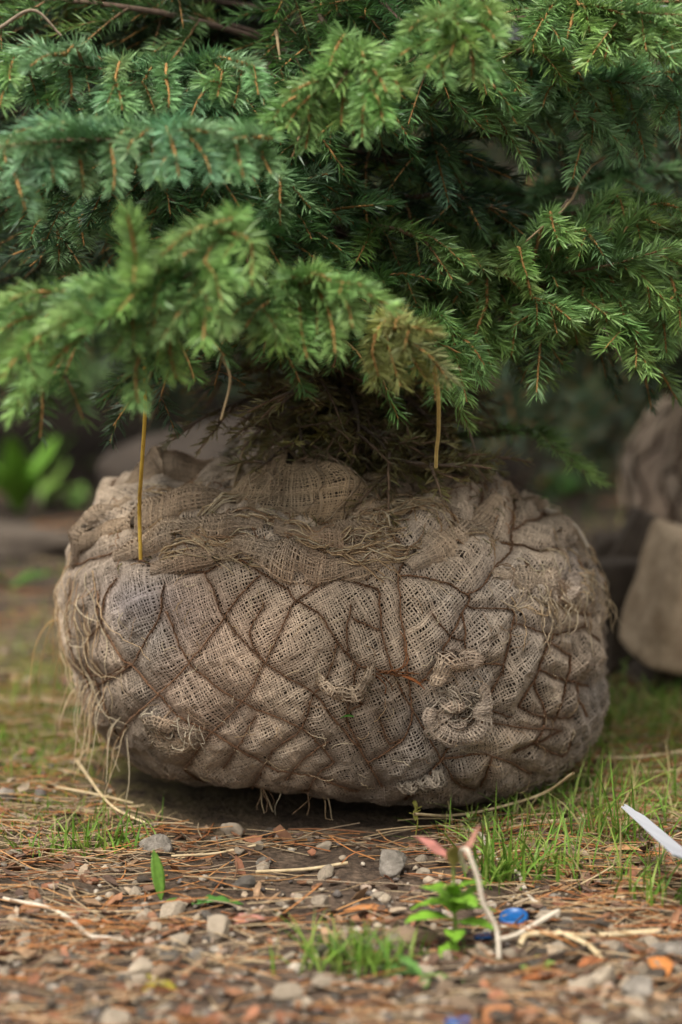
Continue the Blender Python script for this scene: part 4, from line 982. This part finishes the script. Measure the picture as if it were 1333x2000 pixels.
def keep_l(x, y):
    bare = np.exp(-(((x - .03) / .17) ** 2 + ((y + .36) / .11) ** 2))
    patch = .45 + .55 * sstep(-.25, .25, fbm(v3(x * 7, y * 7), 2, 91))
    mossy = np.exp(-(((x + .42) / .16) ** 2 + ((y - .2) / .25) ** 2)) + np.exp(-(((x - .38) / .14) ** 2 + ((y - .2) / .25) ** 2))
    return np.clip((1 - .65 * mossy) * patch * (1 - .8 * bare) * (1 - .55 * sstep(-.45, -.7, y)), 0, 1)
acc = Acc()
acc.add(*(lambda r: (r[0], r[1], None, r[2]))(lay(15000, -.75, .75, -1.2, .35, .075, .00062, PIN, 901, 1.0, keep_l)))
acc.add(*(lambda r: (r[0], r[1], None, r[2]))(lay(5000, -1.5, 1.5, .1, 2.6, .09, .0009, PIN, 902, 1.3, lambda x, y: keep_l(x, y) * .75 * (1 - .75 * sstep(.8, 1.6, y)))))
tag(link('needle_litter', acc.mesh('needle_litter', M['litter'])), 'fallen orange brown pine needles covering the soil', 'needle litter', kind='stuff')
acc = Acc(); g = np.random.default_rng(43)
CH = np.array([(.28, .135, .07), (.33, .205, .115), (.20, .115, .072), (.38, .285, .19), (.16, .10, .07), (.30, .13, .07)])
nchip = 0
cx_ = g.uniform(-.7, .7, 7600); cy_ = np.where(g.random(7600) < .8, g.uniform(-1.15, -.15, 7600), g.uniform(-.2, .5, 7600))
ck_ = ((cx_ / .25) ** 2 + (cy_ / .25) ** 2 >= 1) & (g.random(7600) <= keep_l(cx_, cy_)); cz_ = gz(cx_, cy_)
for k in np.nonzero(ck_)[0]:
    x, y = cx_[k], cy_[k]
    l, w = g.uniform(.006, .024), g.uniform(.004, .012); a = g.uniform(0, 6.28); th_ = .0012
    ring = np.array([(-.5, -.3), (-.1, -.5), (.4, -.35), (.5, .1), (.15, .5), (-.4, .35)]) * g.uniform(.7, 1.2, (6, 2)) * [l, w]
    c_, s_ = math.cos(a), math.sin(a); xy = ring @ np.array([[c_, s_], [-s_, c_]]); tl = g.normal(0, .35, 2)
    z0 = .003 + .004 * g.random(); z = xy @ tl + g.normal(0, .0008, 6)
    V = np.vstack([np.column_stack([xy, z]), np.column_stack([xy * .92, z - th_])]) + np.array([x, y, z0 + cz_[k]])
    T = [(0, i, i + 1) for i in range(1, 5)]; Qd = [(i, i + 6, (i + 1) % 6 + 6, (i + 1) % 6) for i in range(6)]
    acc.add(V, Qd, T, CH[g.integers(0, 6)] * g.uniform(.6, 1.2))
tag(link('bark_litter', acc.mesh('bark_litter', M['deadleaf'], smooth=False)), 'small flakes of bark and dead leaf among the needles', 'bark litter', kind='stuff')

# ------------------------------------------------------------------ grass and weeds
def blades(N, cx, cy, spread, h, w, cols, seed, lean=.5, m=5, cyl=None):
    g = np.random.default_rng(seed); x = cx + g.normal(0, 1, N) * spread[0]; y = cy + g.normal(0, 1, N) * spread[1]
    ok = ((x - CX) / .24) ** 2 + (y / .24) ** 2 > 1; x, y = x[ok], y[ok]; N = len(x)
    hh = h * g.uniform(.4, 1.2, N); az = g.uniform(0, 6.28, N); ln = np.abs(g.normal(0, lean, N))
    tt = np.linspace(0, 1, m)
    ox = (np.cos(az) * ln * hh)[:, None] * tt ** 1.8; oy = (np.sin(az) * ln * hh)[:, None] * tt ** 1.8
    Z = gz(x, y)[:, None] - .002 + hh[:, None] * (tt - .3 * np.minimum(ln, 1)[:, None] * tt ** 2)
    P = np.stack([x[:, None] + ox, y[:, None] + oy, Z], -1)
    wd = w * g.uniform(.7, 1.3, (N, 1)) * np.array([.75, 1, .9, .6, .08])
    sa = az + 1.57 + g.normal(0, .5, N); sd = np.stack([np.cos(sa), np.sin(sa), sa * 0], -1)[:, None, :]; bk = np.stack([np.cos(az), np.sin(az), az * 0], -1)[:, None, :]
    V = np.stack([P - sd * wd[..., None], P - bk * wd[..., None] * .45, P + sd * wd[..., None]], 2)
    b0 = (np.arange(N) * m * 3)[:, None] + (np.arange(m - 1) * 3)[None]; b0 = b0.ravel()
    Q = np.concatenate([np.stack([b0, b0 + 1, b0 + 4, b0 + 3], -1), np.stack([b0 + 1, b0 + 2, b0 + 5, b0 + 4], -1)])
    c = np.array(cols)[g.integers(0, len(cols), N)] * g.uniform(.75, 1.25, (N, 1)); return V.reshape(-1, 3), Q, None, percol(c, m * 3)
GR = [(.13, .25, .028), (.18, .30, .04), (.10, .20, .022), (.24, .31, .06)]
GD = GR + [(.34, .30, .11), (.40, .31, .15)]
acc = Acc(); g = np.random.default_rng(47)
for (px, py, sx, sy, n, h) in [(1180,1560,.09,.06,150,.035),(1050,1640,.07,.03,120,.03),(1250,1500,.07,.10,160,.035),(1200,1680,.09,.03,120,.035),(180,1590,.05,.02,70,.025),(60,1420,.06,.08,120,.025),(30,1600,.05,.03,50,.02),(100,1480,.06,.05,80,.02),(1290,1400,.06,.08,120,.035),(950,1640,.05,.02,40,.025),(90,1350,.06,.10,140,.022),(120,1300,.10,.2,160,.03),(1270,1430,.10,.10,420,.035),(1200,1400,.06,.05,140,.04),(1230,1560,.08,.05,200,.05),(1060,1600,.06,.02,120,.035),(1150,1710,.06,.02,100,.045),(80,1380,.10,.10,260,.022),(180,1610,.03,.015,70,.03),(700,1850,.03,.012,60,.03),(1200,1460,.08,.06,160,.025),(1290,1600,.06,.05,120,.05),(1130,1620,.07,.03,120,.04),(40,1500,.08,.05,120,.022),(150,1450,.05,.05,80,.02)]:
    p = onground(px, py); acc.add(*blades(int(n * .62), p[0], p[1], (sx, sy), h * 1.2, .0009, GD, int(g.integers(1e6)), 1.0))
for (mx_, my_, n_m, sd_) in [(-.38, .18, 1500, (.09, .13)), (.37, .16, 1400, (.08, .13)), (-.34, -.18, 260, (.05, .05)), (-.75, .9, 600, (.25, .25))]:
    acc.add(*blades(int(n_m * 1.3), mx_, my_, sd_, .012, .0011, [(.20, .24, .03), (.26, .26, .035), (.13, .22, .025)], int(g.integers(1e6)), .9))
for k in range(90):
    x, y = g.uniform(-1.2, 1.4), g.uniform(.1, 2.8)
    acc.add(*blades(14, x, y, (.06, .06), .035, .0015, GD, 5000 + k, .6))
tag(link('grass', acc.mesh('grass', M['grass'])), 'thin sparse green grass growing through the litter', 'grass', kind='stuff')
for k, (px, py, sx, n, h, lab) in enumerate([
  (695,1865,.022,110,.040,'bright green grass tuft in the centre foreground below the ball'),
  (975,1720,.012,60,.065,'upright green grass tuft just right of the red leaved weed'),
  (190,1645,.020,80,.036,'low green grass tuft at the lower left of the ball'),
  (1075,1700,.018,30,.055,'thin tall grass tuft left of the white plant tag'),
  (1200,1640,.016,34,.085,'tallest thin grass tuft close beside the white plant tag'),
  (1285,1760,.016,30,.055,'olive grass tuft under the white plant tag at the right edge'),
  (1110,1560,.020,34,.030,'short grass tuft at the lower right corner of the root ball'),
  (80,1660,.014,20,.035,'thin grass tuft at the left edge above the white string'),
  (1195,1420,.012,26,.055,'green grass tuft between root ball and pale stone block'),
  (1290,1390,.018,36,.045,'blurred grass tuft in front of the pale stone block')]):
    p = onground(px, py); acc = Acc(); acc.add(*blades(n, 0, 0, (sx, sx * .7), h, .0013, GR, 5100 + k, .45))
    V = acc.V[0]; # blades() drew at the origin: redo on the spot
    acc = Acc(); acc.add(*blades(n, p[0], p[1], (sx, sx * .7), h, .0013, GR, 5100 + k, .75)); acc.V[0] = acc.V[0] - np.array([p[0], p[1], 0])
    tag(link('grass_tuft', acc.mesh('grass_tuft', M['grass']), loc=(p[0], p[1], 0)), lab, 'grass tuft', 'grass tufts around the root ball')

def leaf(L, W, nl=9, curl=.3, fold=.25, serr=0.0, seed=0, tip=1.0):
    """leaf along +x, thickness by a closed shell"""
    g = np.random.default_rng(seed); t = np.linspace(0, 1, nl); w = W * .5 * np.sin(np.pi * t ** tip) ** .75 * (1 + serr * np.where(np.arange(nl) % 2, 1, -1)); w[0] = W * .06; w[-1] = W * .01
    s = np.linspace(-1, 1, 5); Y = w[:, None] * s[None]; X = np.broadcast_to(L * t[:, None], Y.shape); Z = -curl * L * t[:, None] ** 2 + fold * np.abs(Y) + .03 * W * g.normal(0, 1, Y.shape) * (np.abs(s) > .1)
    top = np.stack([X, Y, Z], -1).reshape(-1, 3); V = np.vstack([top, top - [0, 0, .0005]]); n = nl * 5
    b = (np.arange(nl - 1)[:, None] * 5 + np.arange(4)[None]).ravel()
    Q = [np.stack([b, b + 5, b + 6, b + 1], -1), np.stack([b + 1, b + 6, b + 5, b], -1) + n]
    e = np.arange(nl - 1) * 5; Q.append(np.stack([e, e + n, e + n + 5, e + 5], -1)); e2 = e + 4; Q.append(np.stack([e2, e2 + 5, e2 + 5 + n, e2 + n], -1))
    return V, np.concatenate(Q)
def leaf_obj(name, parent, loc, az, el, L, W, col, mat, seed=0, **kw):
    V, Q = leaf(L, W, seed=seed, **kw); a = Acc(); a.add(V, Q, None, col)
    o = link(name, a.mesh(name, mat), parent, loc); o.rotation_euler = (Matrix.Rotation(az, 3, 'Z') @ Matrix.Rotation(-el, 3, 'Y')).to_euler(); return o
def stem_obj(name, parent, pts, r, col, mat=None):
    V, Q = strands(spline(pts, 14), r * np.linspace(1, .7, 14), 6); a = Acc(); a.add(V, Q, None, col); return link(name, a.mesh(name, mat or M['leaf']), parent)
# weed with two red leaves
p = onground(893, 1835); w = tag(empty('weed', (p[0], p[1], float(gz(p[0], p[1])))), 'small weed with two pinkish red top leaves and bright green lower leaves', 'weed'); w.scale = (1.25, 1.25, 1.3)
stem_obj('stem', w, [(0, 0, 0), (-.002, 0, .03), (-.003, -.002, .062)], .0016, (.20, .24, .06))
for k, (az, el, z, L, W) in enumerate([(200, 20, .022, .034, .017), (160, 5, .032, .030, .016), (330, 15, .020, .030, .015), (20, 10, .028, .030, .015), (270, 20, .014, .028, .014), (300, 20, .036, .026, .014), (230, 30, .042, .024, .013), (350, 30, .042, .022, .012), (100, 20, .03, .03, .015), (250, -15, .008, .030, .014), (280, 40, .030, .026, .013), (215, 45, .026, .026, .012), (320, 45, .026, .026, .012), (260, 55, .036, .022, .011), (180, 40, .034, .024, .012), (10, 50, .030, .024, .012)]):
    leaf_obj('leaf', w, (-.002, 0, z), R(az), R(el), L, W, (.22, .42, .04), M['leaf'], 40 + k, serr=.12)
leaf_obj('red_leaf', w, (-.004, -.002, .060), R(165), R(38), .030, .016, (.44, .18, .14), M['deadleaf'], 60, curl=.1); leaf_obj('red_leaf', w, (-.001, -.002, .060), R(10), R(40), .028, .013, (.38, .19, .13), M['deadleaf'], 61, curl=-.3)
leaf_obj('bud', w, (-.003, -.003, .058), R(270), R(75), .018, .010, (.25, .20, .06), M['leaf'], 62)
# leaves of a dandelion and other rosettes
def rosette(px, py, n, L, W, lab, col, seed, el=(10, 50), cat='weed', serr=.2):
    g = np.random.default_rng(seed); p = onground(px, py); w = tag(empty('weed', (p[0], p[1], float(gz(p[0], p[1])))), lab, cat)
    for k in range(n):
        leaf_obj('leaf', w, (0, 0, .003), g.uniform(0, 6.28), R(g.uniform(*el)), L * g.uniform(.7, 1.15), W * g.uniform(.8, 1.1), np.array(col) * g.uniform(.8, 1.2), M['leaf'], seed + k, serr=serr, curl=g.uniform(.0, .35))
    return w
p = onground(315, 1745); w = tag(empty('weed', (p[0], p[1], float(gz(p[0], p[1])))), 'single upright green leaf standing in the litter below the lower left of the ball', 'weed')
leaf_obj('leaf', w, (0, 0, 0), R(120), R(74), .046, .013, (.13, .25, .03), M['leaf'], 71, curl=.05); leaf_obj('leaf', w, (.004, 0, 0), R(-20), R(12), .02, .010, (.10, .22, .04), M['leaf'], 72)
p = onground(375, 1760); w = tag(empty('weed', (p[0], p[1], float(gz(p[0], p[1])))), 'flat toothed green leaf lying beside the single upright leaf', 'weed')
leaf_obj('leaf', w, (0, 0, .004), R(5), R(14), .044, .018, (.09, .22, .04), M['leaf'], 73, serr=.3); leaf_obj('leaf', w, (-.01, .004, .004), R(200), R(5), .016, .010, (.10, .24, .05), M['leaf'], 74)
rosette(825, 1890, 6, .034, .012, 'low pale green leaf rosette right of the foreground grass tuft', (.13, .26, .06), 81, (5, 30))
rosette(1050, 1880, 4, .018, .013, 'tiny yellow green seedling under the white cord', (.20, .30, .07), 82, (10, 40), serr=0)
rosette(305, 1905, 3, .026, .010, 'yellow fallen leaflets at the lower left', (.36, .30, .04), 83, (0, 12), serr=0)
rosette(40, 1000, 7, .16, .05, 'blurred broad leaved green plant at the left edge behind', (.13, .28, .025), 84, (45, 85), serr=0)
rosette(85, 985, 5, .09, .03, 'blurred low leafy weed right of the broad leaved plant', (.20, .34, .06), 85, (20, 60), serr=0)
rosette(150, 985, 8, .05, .022, 'blurred small weed beside the upper left of the root ball', (.17, .32, .05), 86, (15, 60), serr=0)
rosette(20, 1150, 5, .07, .03, 'blurred dark green weed low at the left edge', (.09, .22, .03), 87, (20, 60), serr=0)
rosette(1100, 960, 10, .08, .04, 'blurred leafy weed in the shade behind the right shoulder of the ball', (.08, .20, .03), 88, (20, 70), serr=0)
rosette(150, 1395, 6, .02, .010, 'little green clover like weed at the left foot of the ball', (.08, .20, .05), 89, (10, 50), serr=0)
# seed-head weeds
def seedhead(px, py, h, lab, seed, lean=(0, 0), col=(.16, .22, .05), n=9):
    g = np.random.default_rng(seed); p = onground(px, py); w = tag(empty('seed_weed', (p[0], p[1], float(gz(p[0], p[1])))), lab, 'weed', 'seed head weeds')
    top = np.array([lean[0], lean[1], h]); stem_obj('stem', w, [(0, 0, 0), tuple(top * .5 + [.002, 0, 0]), tuple(top)], .0007, col)
    for k in range(n):
        f = .5 + .5 * k / n; az = g.uniform(0, 6.28); leaf_obj('seed_pod', w, tuple(top * f), az, R(g.uniform(20, 60)), .008, .004, np.array(col) * g.uniform(.9, 1.3), M['leaf'], seed + k, curl=0)
seedhead(812, 1625, .032, 'small weed stalk in front of the dark underside of the ball', 91, col=(.28, .26, .05))
seedhead(908, 1640, .030, 'seed head stalk left of the grassy patch under the ball', 92, (.004, 0))
seedhead(955, 1650, .045, 'taller seed head stalk at the lower right front of the ball', 93, (-.004, 0))
seedhead(1205, 1400, .075, 'tall seed head stalk between the ball and the pale block', 94, (.01, 0), n=12)

# ------------------------------------------------------------------ things lying about
def cord(name, pl, r, mat, lab, cat, n=40, k=8):
    P = spline(pl, n); V, Q = strands(P, r, k); return tag(link(name, mesh_np(name, V, Q, None, mat)), lab, cat)
def G(px, py, dz=.004):
    p = onground(px, py, dz); return np.array([p[0], p[1], float(gz(p[0], p[1])) + dz])
cord('string', [G(-60, 1715), G(0, 1738), G(90, 1757, .006), G(140, 1778, .007), G(175, 1805), G(215, 1812), G(262, 1818, .003)], .0020, M['cord_white'], 'thin whitish string lying across the litter at the lower left', 'string')
pc = onground(972, 1870)
cord('cord', [at(975, 1872, pc[1]), at(970, 1815, pc[1] + .01), at(945, 1765, pc[1] + .012), at(935, 1720, pc[1] + .014), at(923, 1685, pc[1] + .016), at(914, 1662, pc[1] + .02), at(904, 1660, pc[1] + .03), at(902, 1676, pc[1] + .04), at(910, 1700, pc[1] + .05)], .0021, M['cord_white'], 'stiff white cord standing up in a hooked loop beside the weed', 'cord', n=60)
cord('cord', [G(905, 1605, .004), G(940, 1615, .008), G(955, 1650, .006), G(990, 1680), G(1015, 1700, .006), G(1030, 1735, .004), G(1058, 1762, .003)], .0022, M['cord_white'], 'greyish white cord winding through the grass under the ball', 'cord')
cord('cord', [G(968, 1818, .005), G(1010, 1808, .008), G(1060, 1785, .012), G(1090, 1770, .016), G(1085, 1780, .012)], .0026, M['cord_white'], 'white cord curving over the blue plastic cap', 'cord')
cord('dry_stalk', [G(1015, 1830, .006), G(1040, 1810, .01), G(1160, 1808, .006), G(1290, 1797, .006)], .0028, M['straw'], 'long pale dry stalk lying right of the blue plastic cap', 'stalk')
cord('dry_stalk', [G(1090, 1808, .008), G(1150, 1830, .008), G(1185, 1860, .005), G(1210, 1880, .003)], .0024, M['straw'], 'short pale dry stalk bending down from the long one', 'stalk')
cord('dark_twig', [G(860, 1905, .004), G(950, 1880, .006), G(1080, 1855, .007), G(1170, 1828, .006)], .0026, M['stalk_dark'], 'dark twig lying on the litter below the blue cap', 'twig')
cord('dry_stalk', [G(500, 1697, .004), G(600, 1690, .005), G(680, 1686, .005)], .0016, M['straw'], 'straight straw on the bare soil in the centre below the ball', 'stalk')
cord('dry_stalk', [G(335, 1660, .005), G(420, 1655, .006), G(500, 1648, .006)], .0012, M['straw'], 'thin straw pointing right from the grey stone at left', 'stalk')
cord('dry_stalk', [at(810, 1590, -.30), G(880, 1580, .012), G(960, 1570, .016), G(1060, 1540, .026), at(1120, 1510, -.24)], .0014, M['straw'], 'thin grey stalk curving along the lower right edge of the ball', 'stalk')
cord('dry_stalk', [G(980, 1610, .006), G(1060, 1600, .008), G(1140, 1590, .010)], .0014, M['straw'], 'thin straw lying in the grass at the lower right', 'stalk')
cord('dry_stalk', [G(1140, 1480, .008), G(1240, 1478, .010), G(1345, 1465, .008)], .0018, M['straw'], 'thick straw in the grass at the right edge behind the tag', 'stalk')
cord('dry_stalk', [G(150, 1480, .01), G(215, 1560, .012), G(290, 1600, .006)], .0013, M['straw'], 'straw slanting down at the left foot of the ball', 'stalk')
cord('dry_stalk', [G(110, 1530, .006), G(200, 1540, .012), G(260, 1555, .008)], .0013, M['straw'], 'straw lying level left of the ball foot', 'stalk')
cord('dry_stalk', [G(1160, 1748, .004), G(1240, 1745, .005), G(1290, 1742, .004)], .0014, M['straw'], 'pale straw in the litter at the right below the tag', 'stalk')
# yellow cords coming down from the boughs to the ball
X, S = surf_of(280, 1085); pe = bsample(BALL, np.array(X), np.array(S))
cord('yellow_cord', [at(283, 700, -.30), at(284, 800, -.27), at(276, 930, -.25), pe + [0, -.022, .05], pe + [0, -.016, -.002]], .0019, M['cord_yellow'], 'taut yellow cord hanging from the left boughs to the ball', 'cord')
X, S = surf_of(852, 925); pe = bsample(BALL, np.array(X), np.array(S))
cord('yellow_cord', [at(846, 700, -.42), at(856, 760, -.40), at(857, 840, -.33), at(853, 880, -.30), at(852, 912, -.28)], .0018, M['cord_pale'], 'pale yellow cord hanging at the right of the trunk', 'cord')
# blue cap
p = G(1005, 1785, .0); a = Acc(); th = np.linspace(0, 2 * math.pi, 25)[:-1]; rad = .0128
rings = [(rad * .96, 0), (rad, .001), (rad, .0065), (rad * .93, .0082), (rad * .82, .0085), (rad * .78, .0072), (0.0001, .0072)]
V = np.array([(r * math.cos(t_) * (1 + .02 * math.cos(12 * t_) * (r > rad * .95)), r * math.sin(t_), z) for r, z in rings for t_ in th]); nr_ = len(th)
Q = [(i * nr_ + j, i * nr_ + (j + 1) % nr_, (i + 1) * nr_ + (j + 1) % nr_, (i + 1) * nr_ + j) for i in range(len(rings) - 1) for j in range(nr_)]
tag(link('bottle_cap', mesh_np('bottle_cap', V, Q, None, M['blue']), loc=p, rot=(R(14), R(-6), 0)), 'blue plastic cap half buried in the litter by the white cord', 'bottle cap')
p = G(895, 1992, .0); tag(link('plastic_scrap', mesh_np('plastic_scrap', V * .8, Q, None, M['blue']), loc=p, rot=(R(-12), R(9), 1)), 'blue plastic scrap at the bottom edge of the picture', 'plastic scrap')
p = G(945, 1815, .0); tag(link('plastic_scrap', mesh_np('plastic_scrap', V * .62, Q, None, M['blue']), loc=p, rot=(R(10), R(30), 2)), 'dark blue plastic bit under the green weed leaves', 'plastic scrap')
# white plant tag sticking out at the right
A_ = at(1222, 1572, onground(1222, 1690)[1] + .02); B_ = at(1345, 1680, onground(1345, 1800)[1]); d = norm(B_ - A_); sd = norm(np.cross(d, np.array([0, 1.0, .35]))); nn = np.cross(d, sd)
outl = [(0, .0015), (.012, .0050), (.016, .0038), (.024, .012), (.2, .0165)]
V = []; 
for s_, w_ in outl:
    for o_ in (-.0006, .0006): V += [A_ + d * s_ - sd * w_ + nn * o_, A_ + d * s_ + sd * w_ + nn * o_]
V = np.array(V); Q = []
for i in range(len(outl) - 1):
    b = i * 4; Q += [(b, b + 1, b + 5, b + 4), (b + 2, b + 6, b + 7, b + 3), (b, b + 4, b + 6, b + 2), (b + 1, b + 3, b + 7, b + 5)]
tag(link('plant_tag', mesh_np('plant_tag', V - A_, Q, None, M['tag_white'], smooth=False), loc=A_), 'white pointed plastic plant tag slanting in at the right edge', 'plant tag')
# dead leaves
for k, (px, py, L, W, az, el, col, lab) in enumerate([
  (450,1790,.034,.022,20,8,(.42,.20,.15),'pinkish dead leaf lying beside the cream banded stone'),
  (1180,1650,.036,.016,-10,12,(.46,.24,.11),'curled tan dead leaf in the grass left of the plant tag'),
  (1020,1890,.05,.02,15,6,(.34,.12,.04),'orange brown dead leaf below the white cord'),
  (1300,1890,.04,.02,95,15,(.48,.18,.05),'bright orange dead leaf at the right edge'),
  (760,1770,.04,.018,170,6,(.40,.17,.06),'rusty dead leaf left of the weed'),
  (950,1985,.04,.02,60,10,(.40,.17,.07),'rusty dead leaf at the bottom edge right of the blue scrap'),
  (1130,1870,.03,.016,30,8,(.36,.13,.05),'brown dead leaf between dark twig and tan stone'),
  (120,1790,.05,.012,30,4,(.42,.15,.05),'narrow orange dead leaf under the white string')]):
    p = G(px, py, .005); leaf_obj('dead_leaf', None, p, R(az), R(el), L, W, col, M['deadleaf'], 950 + k, curl=.15, fold=.35, serr=.05)
    o = bpy.context.scene.collection.objects[-1]; tag(o, lab, 'dead leaf', 'dead leaves on the ground')
X, S = surf_of(995, 950); p = bsample(BALL, np.array(X), np.array(S)) + [0, -.006, .006]
leaf_obj('dead_leaf', None, p, R(100), R(60), .016, .014, (.28, .13, .05), M['deadleaf'], 970); tag(COL.objects[-1], 'curled brown leaf resting on the upper right of the root ball', 'dead leaf', 'dead leaves on the root ball')
for k, (px, py, lab) in enumerate([(1055, 965, 'small green leaflet resting on the right shoulder of the ball'), (665, 1400, 'tiny green sprout in the middle of the burlap front')]):
    X, S = surf_of(px, py); X = np.array(X); S = np.array(S); p = bsample(BALL, X, S) + norm(bsample(N0, X, S)) * .004
    leaf_obj('leaflet', None, p, R(-20), R(25), .013, .009, (.10, .26, .04), M['leaf'], 980 + k); tag(COL.objects[-1], lab, 'leaflet')
X, S = surf_of(780, 1315); p = bsample(BALL, np.array(X), np.array(S)) + norm(bsample(N0, np.array(X), np.array(S))) * .006
leaf_obj('dead_leaf', None, p, R(-10), R(-12), .024, .010, (.34, .12, .04), M['deadleaf'], 990); tag(COL.objects[-1], 'rusty shred of leaf caught in the net at the ball centre', 'dead leaf', 'dead leaves on the root ball')
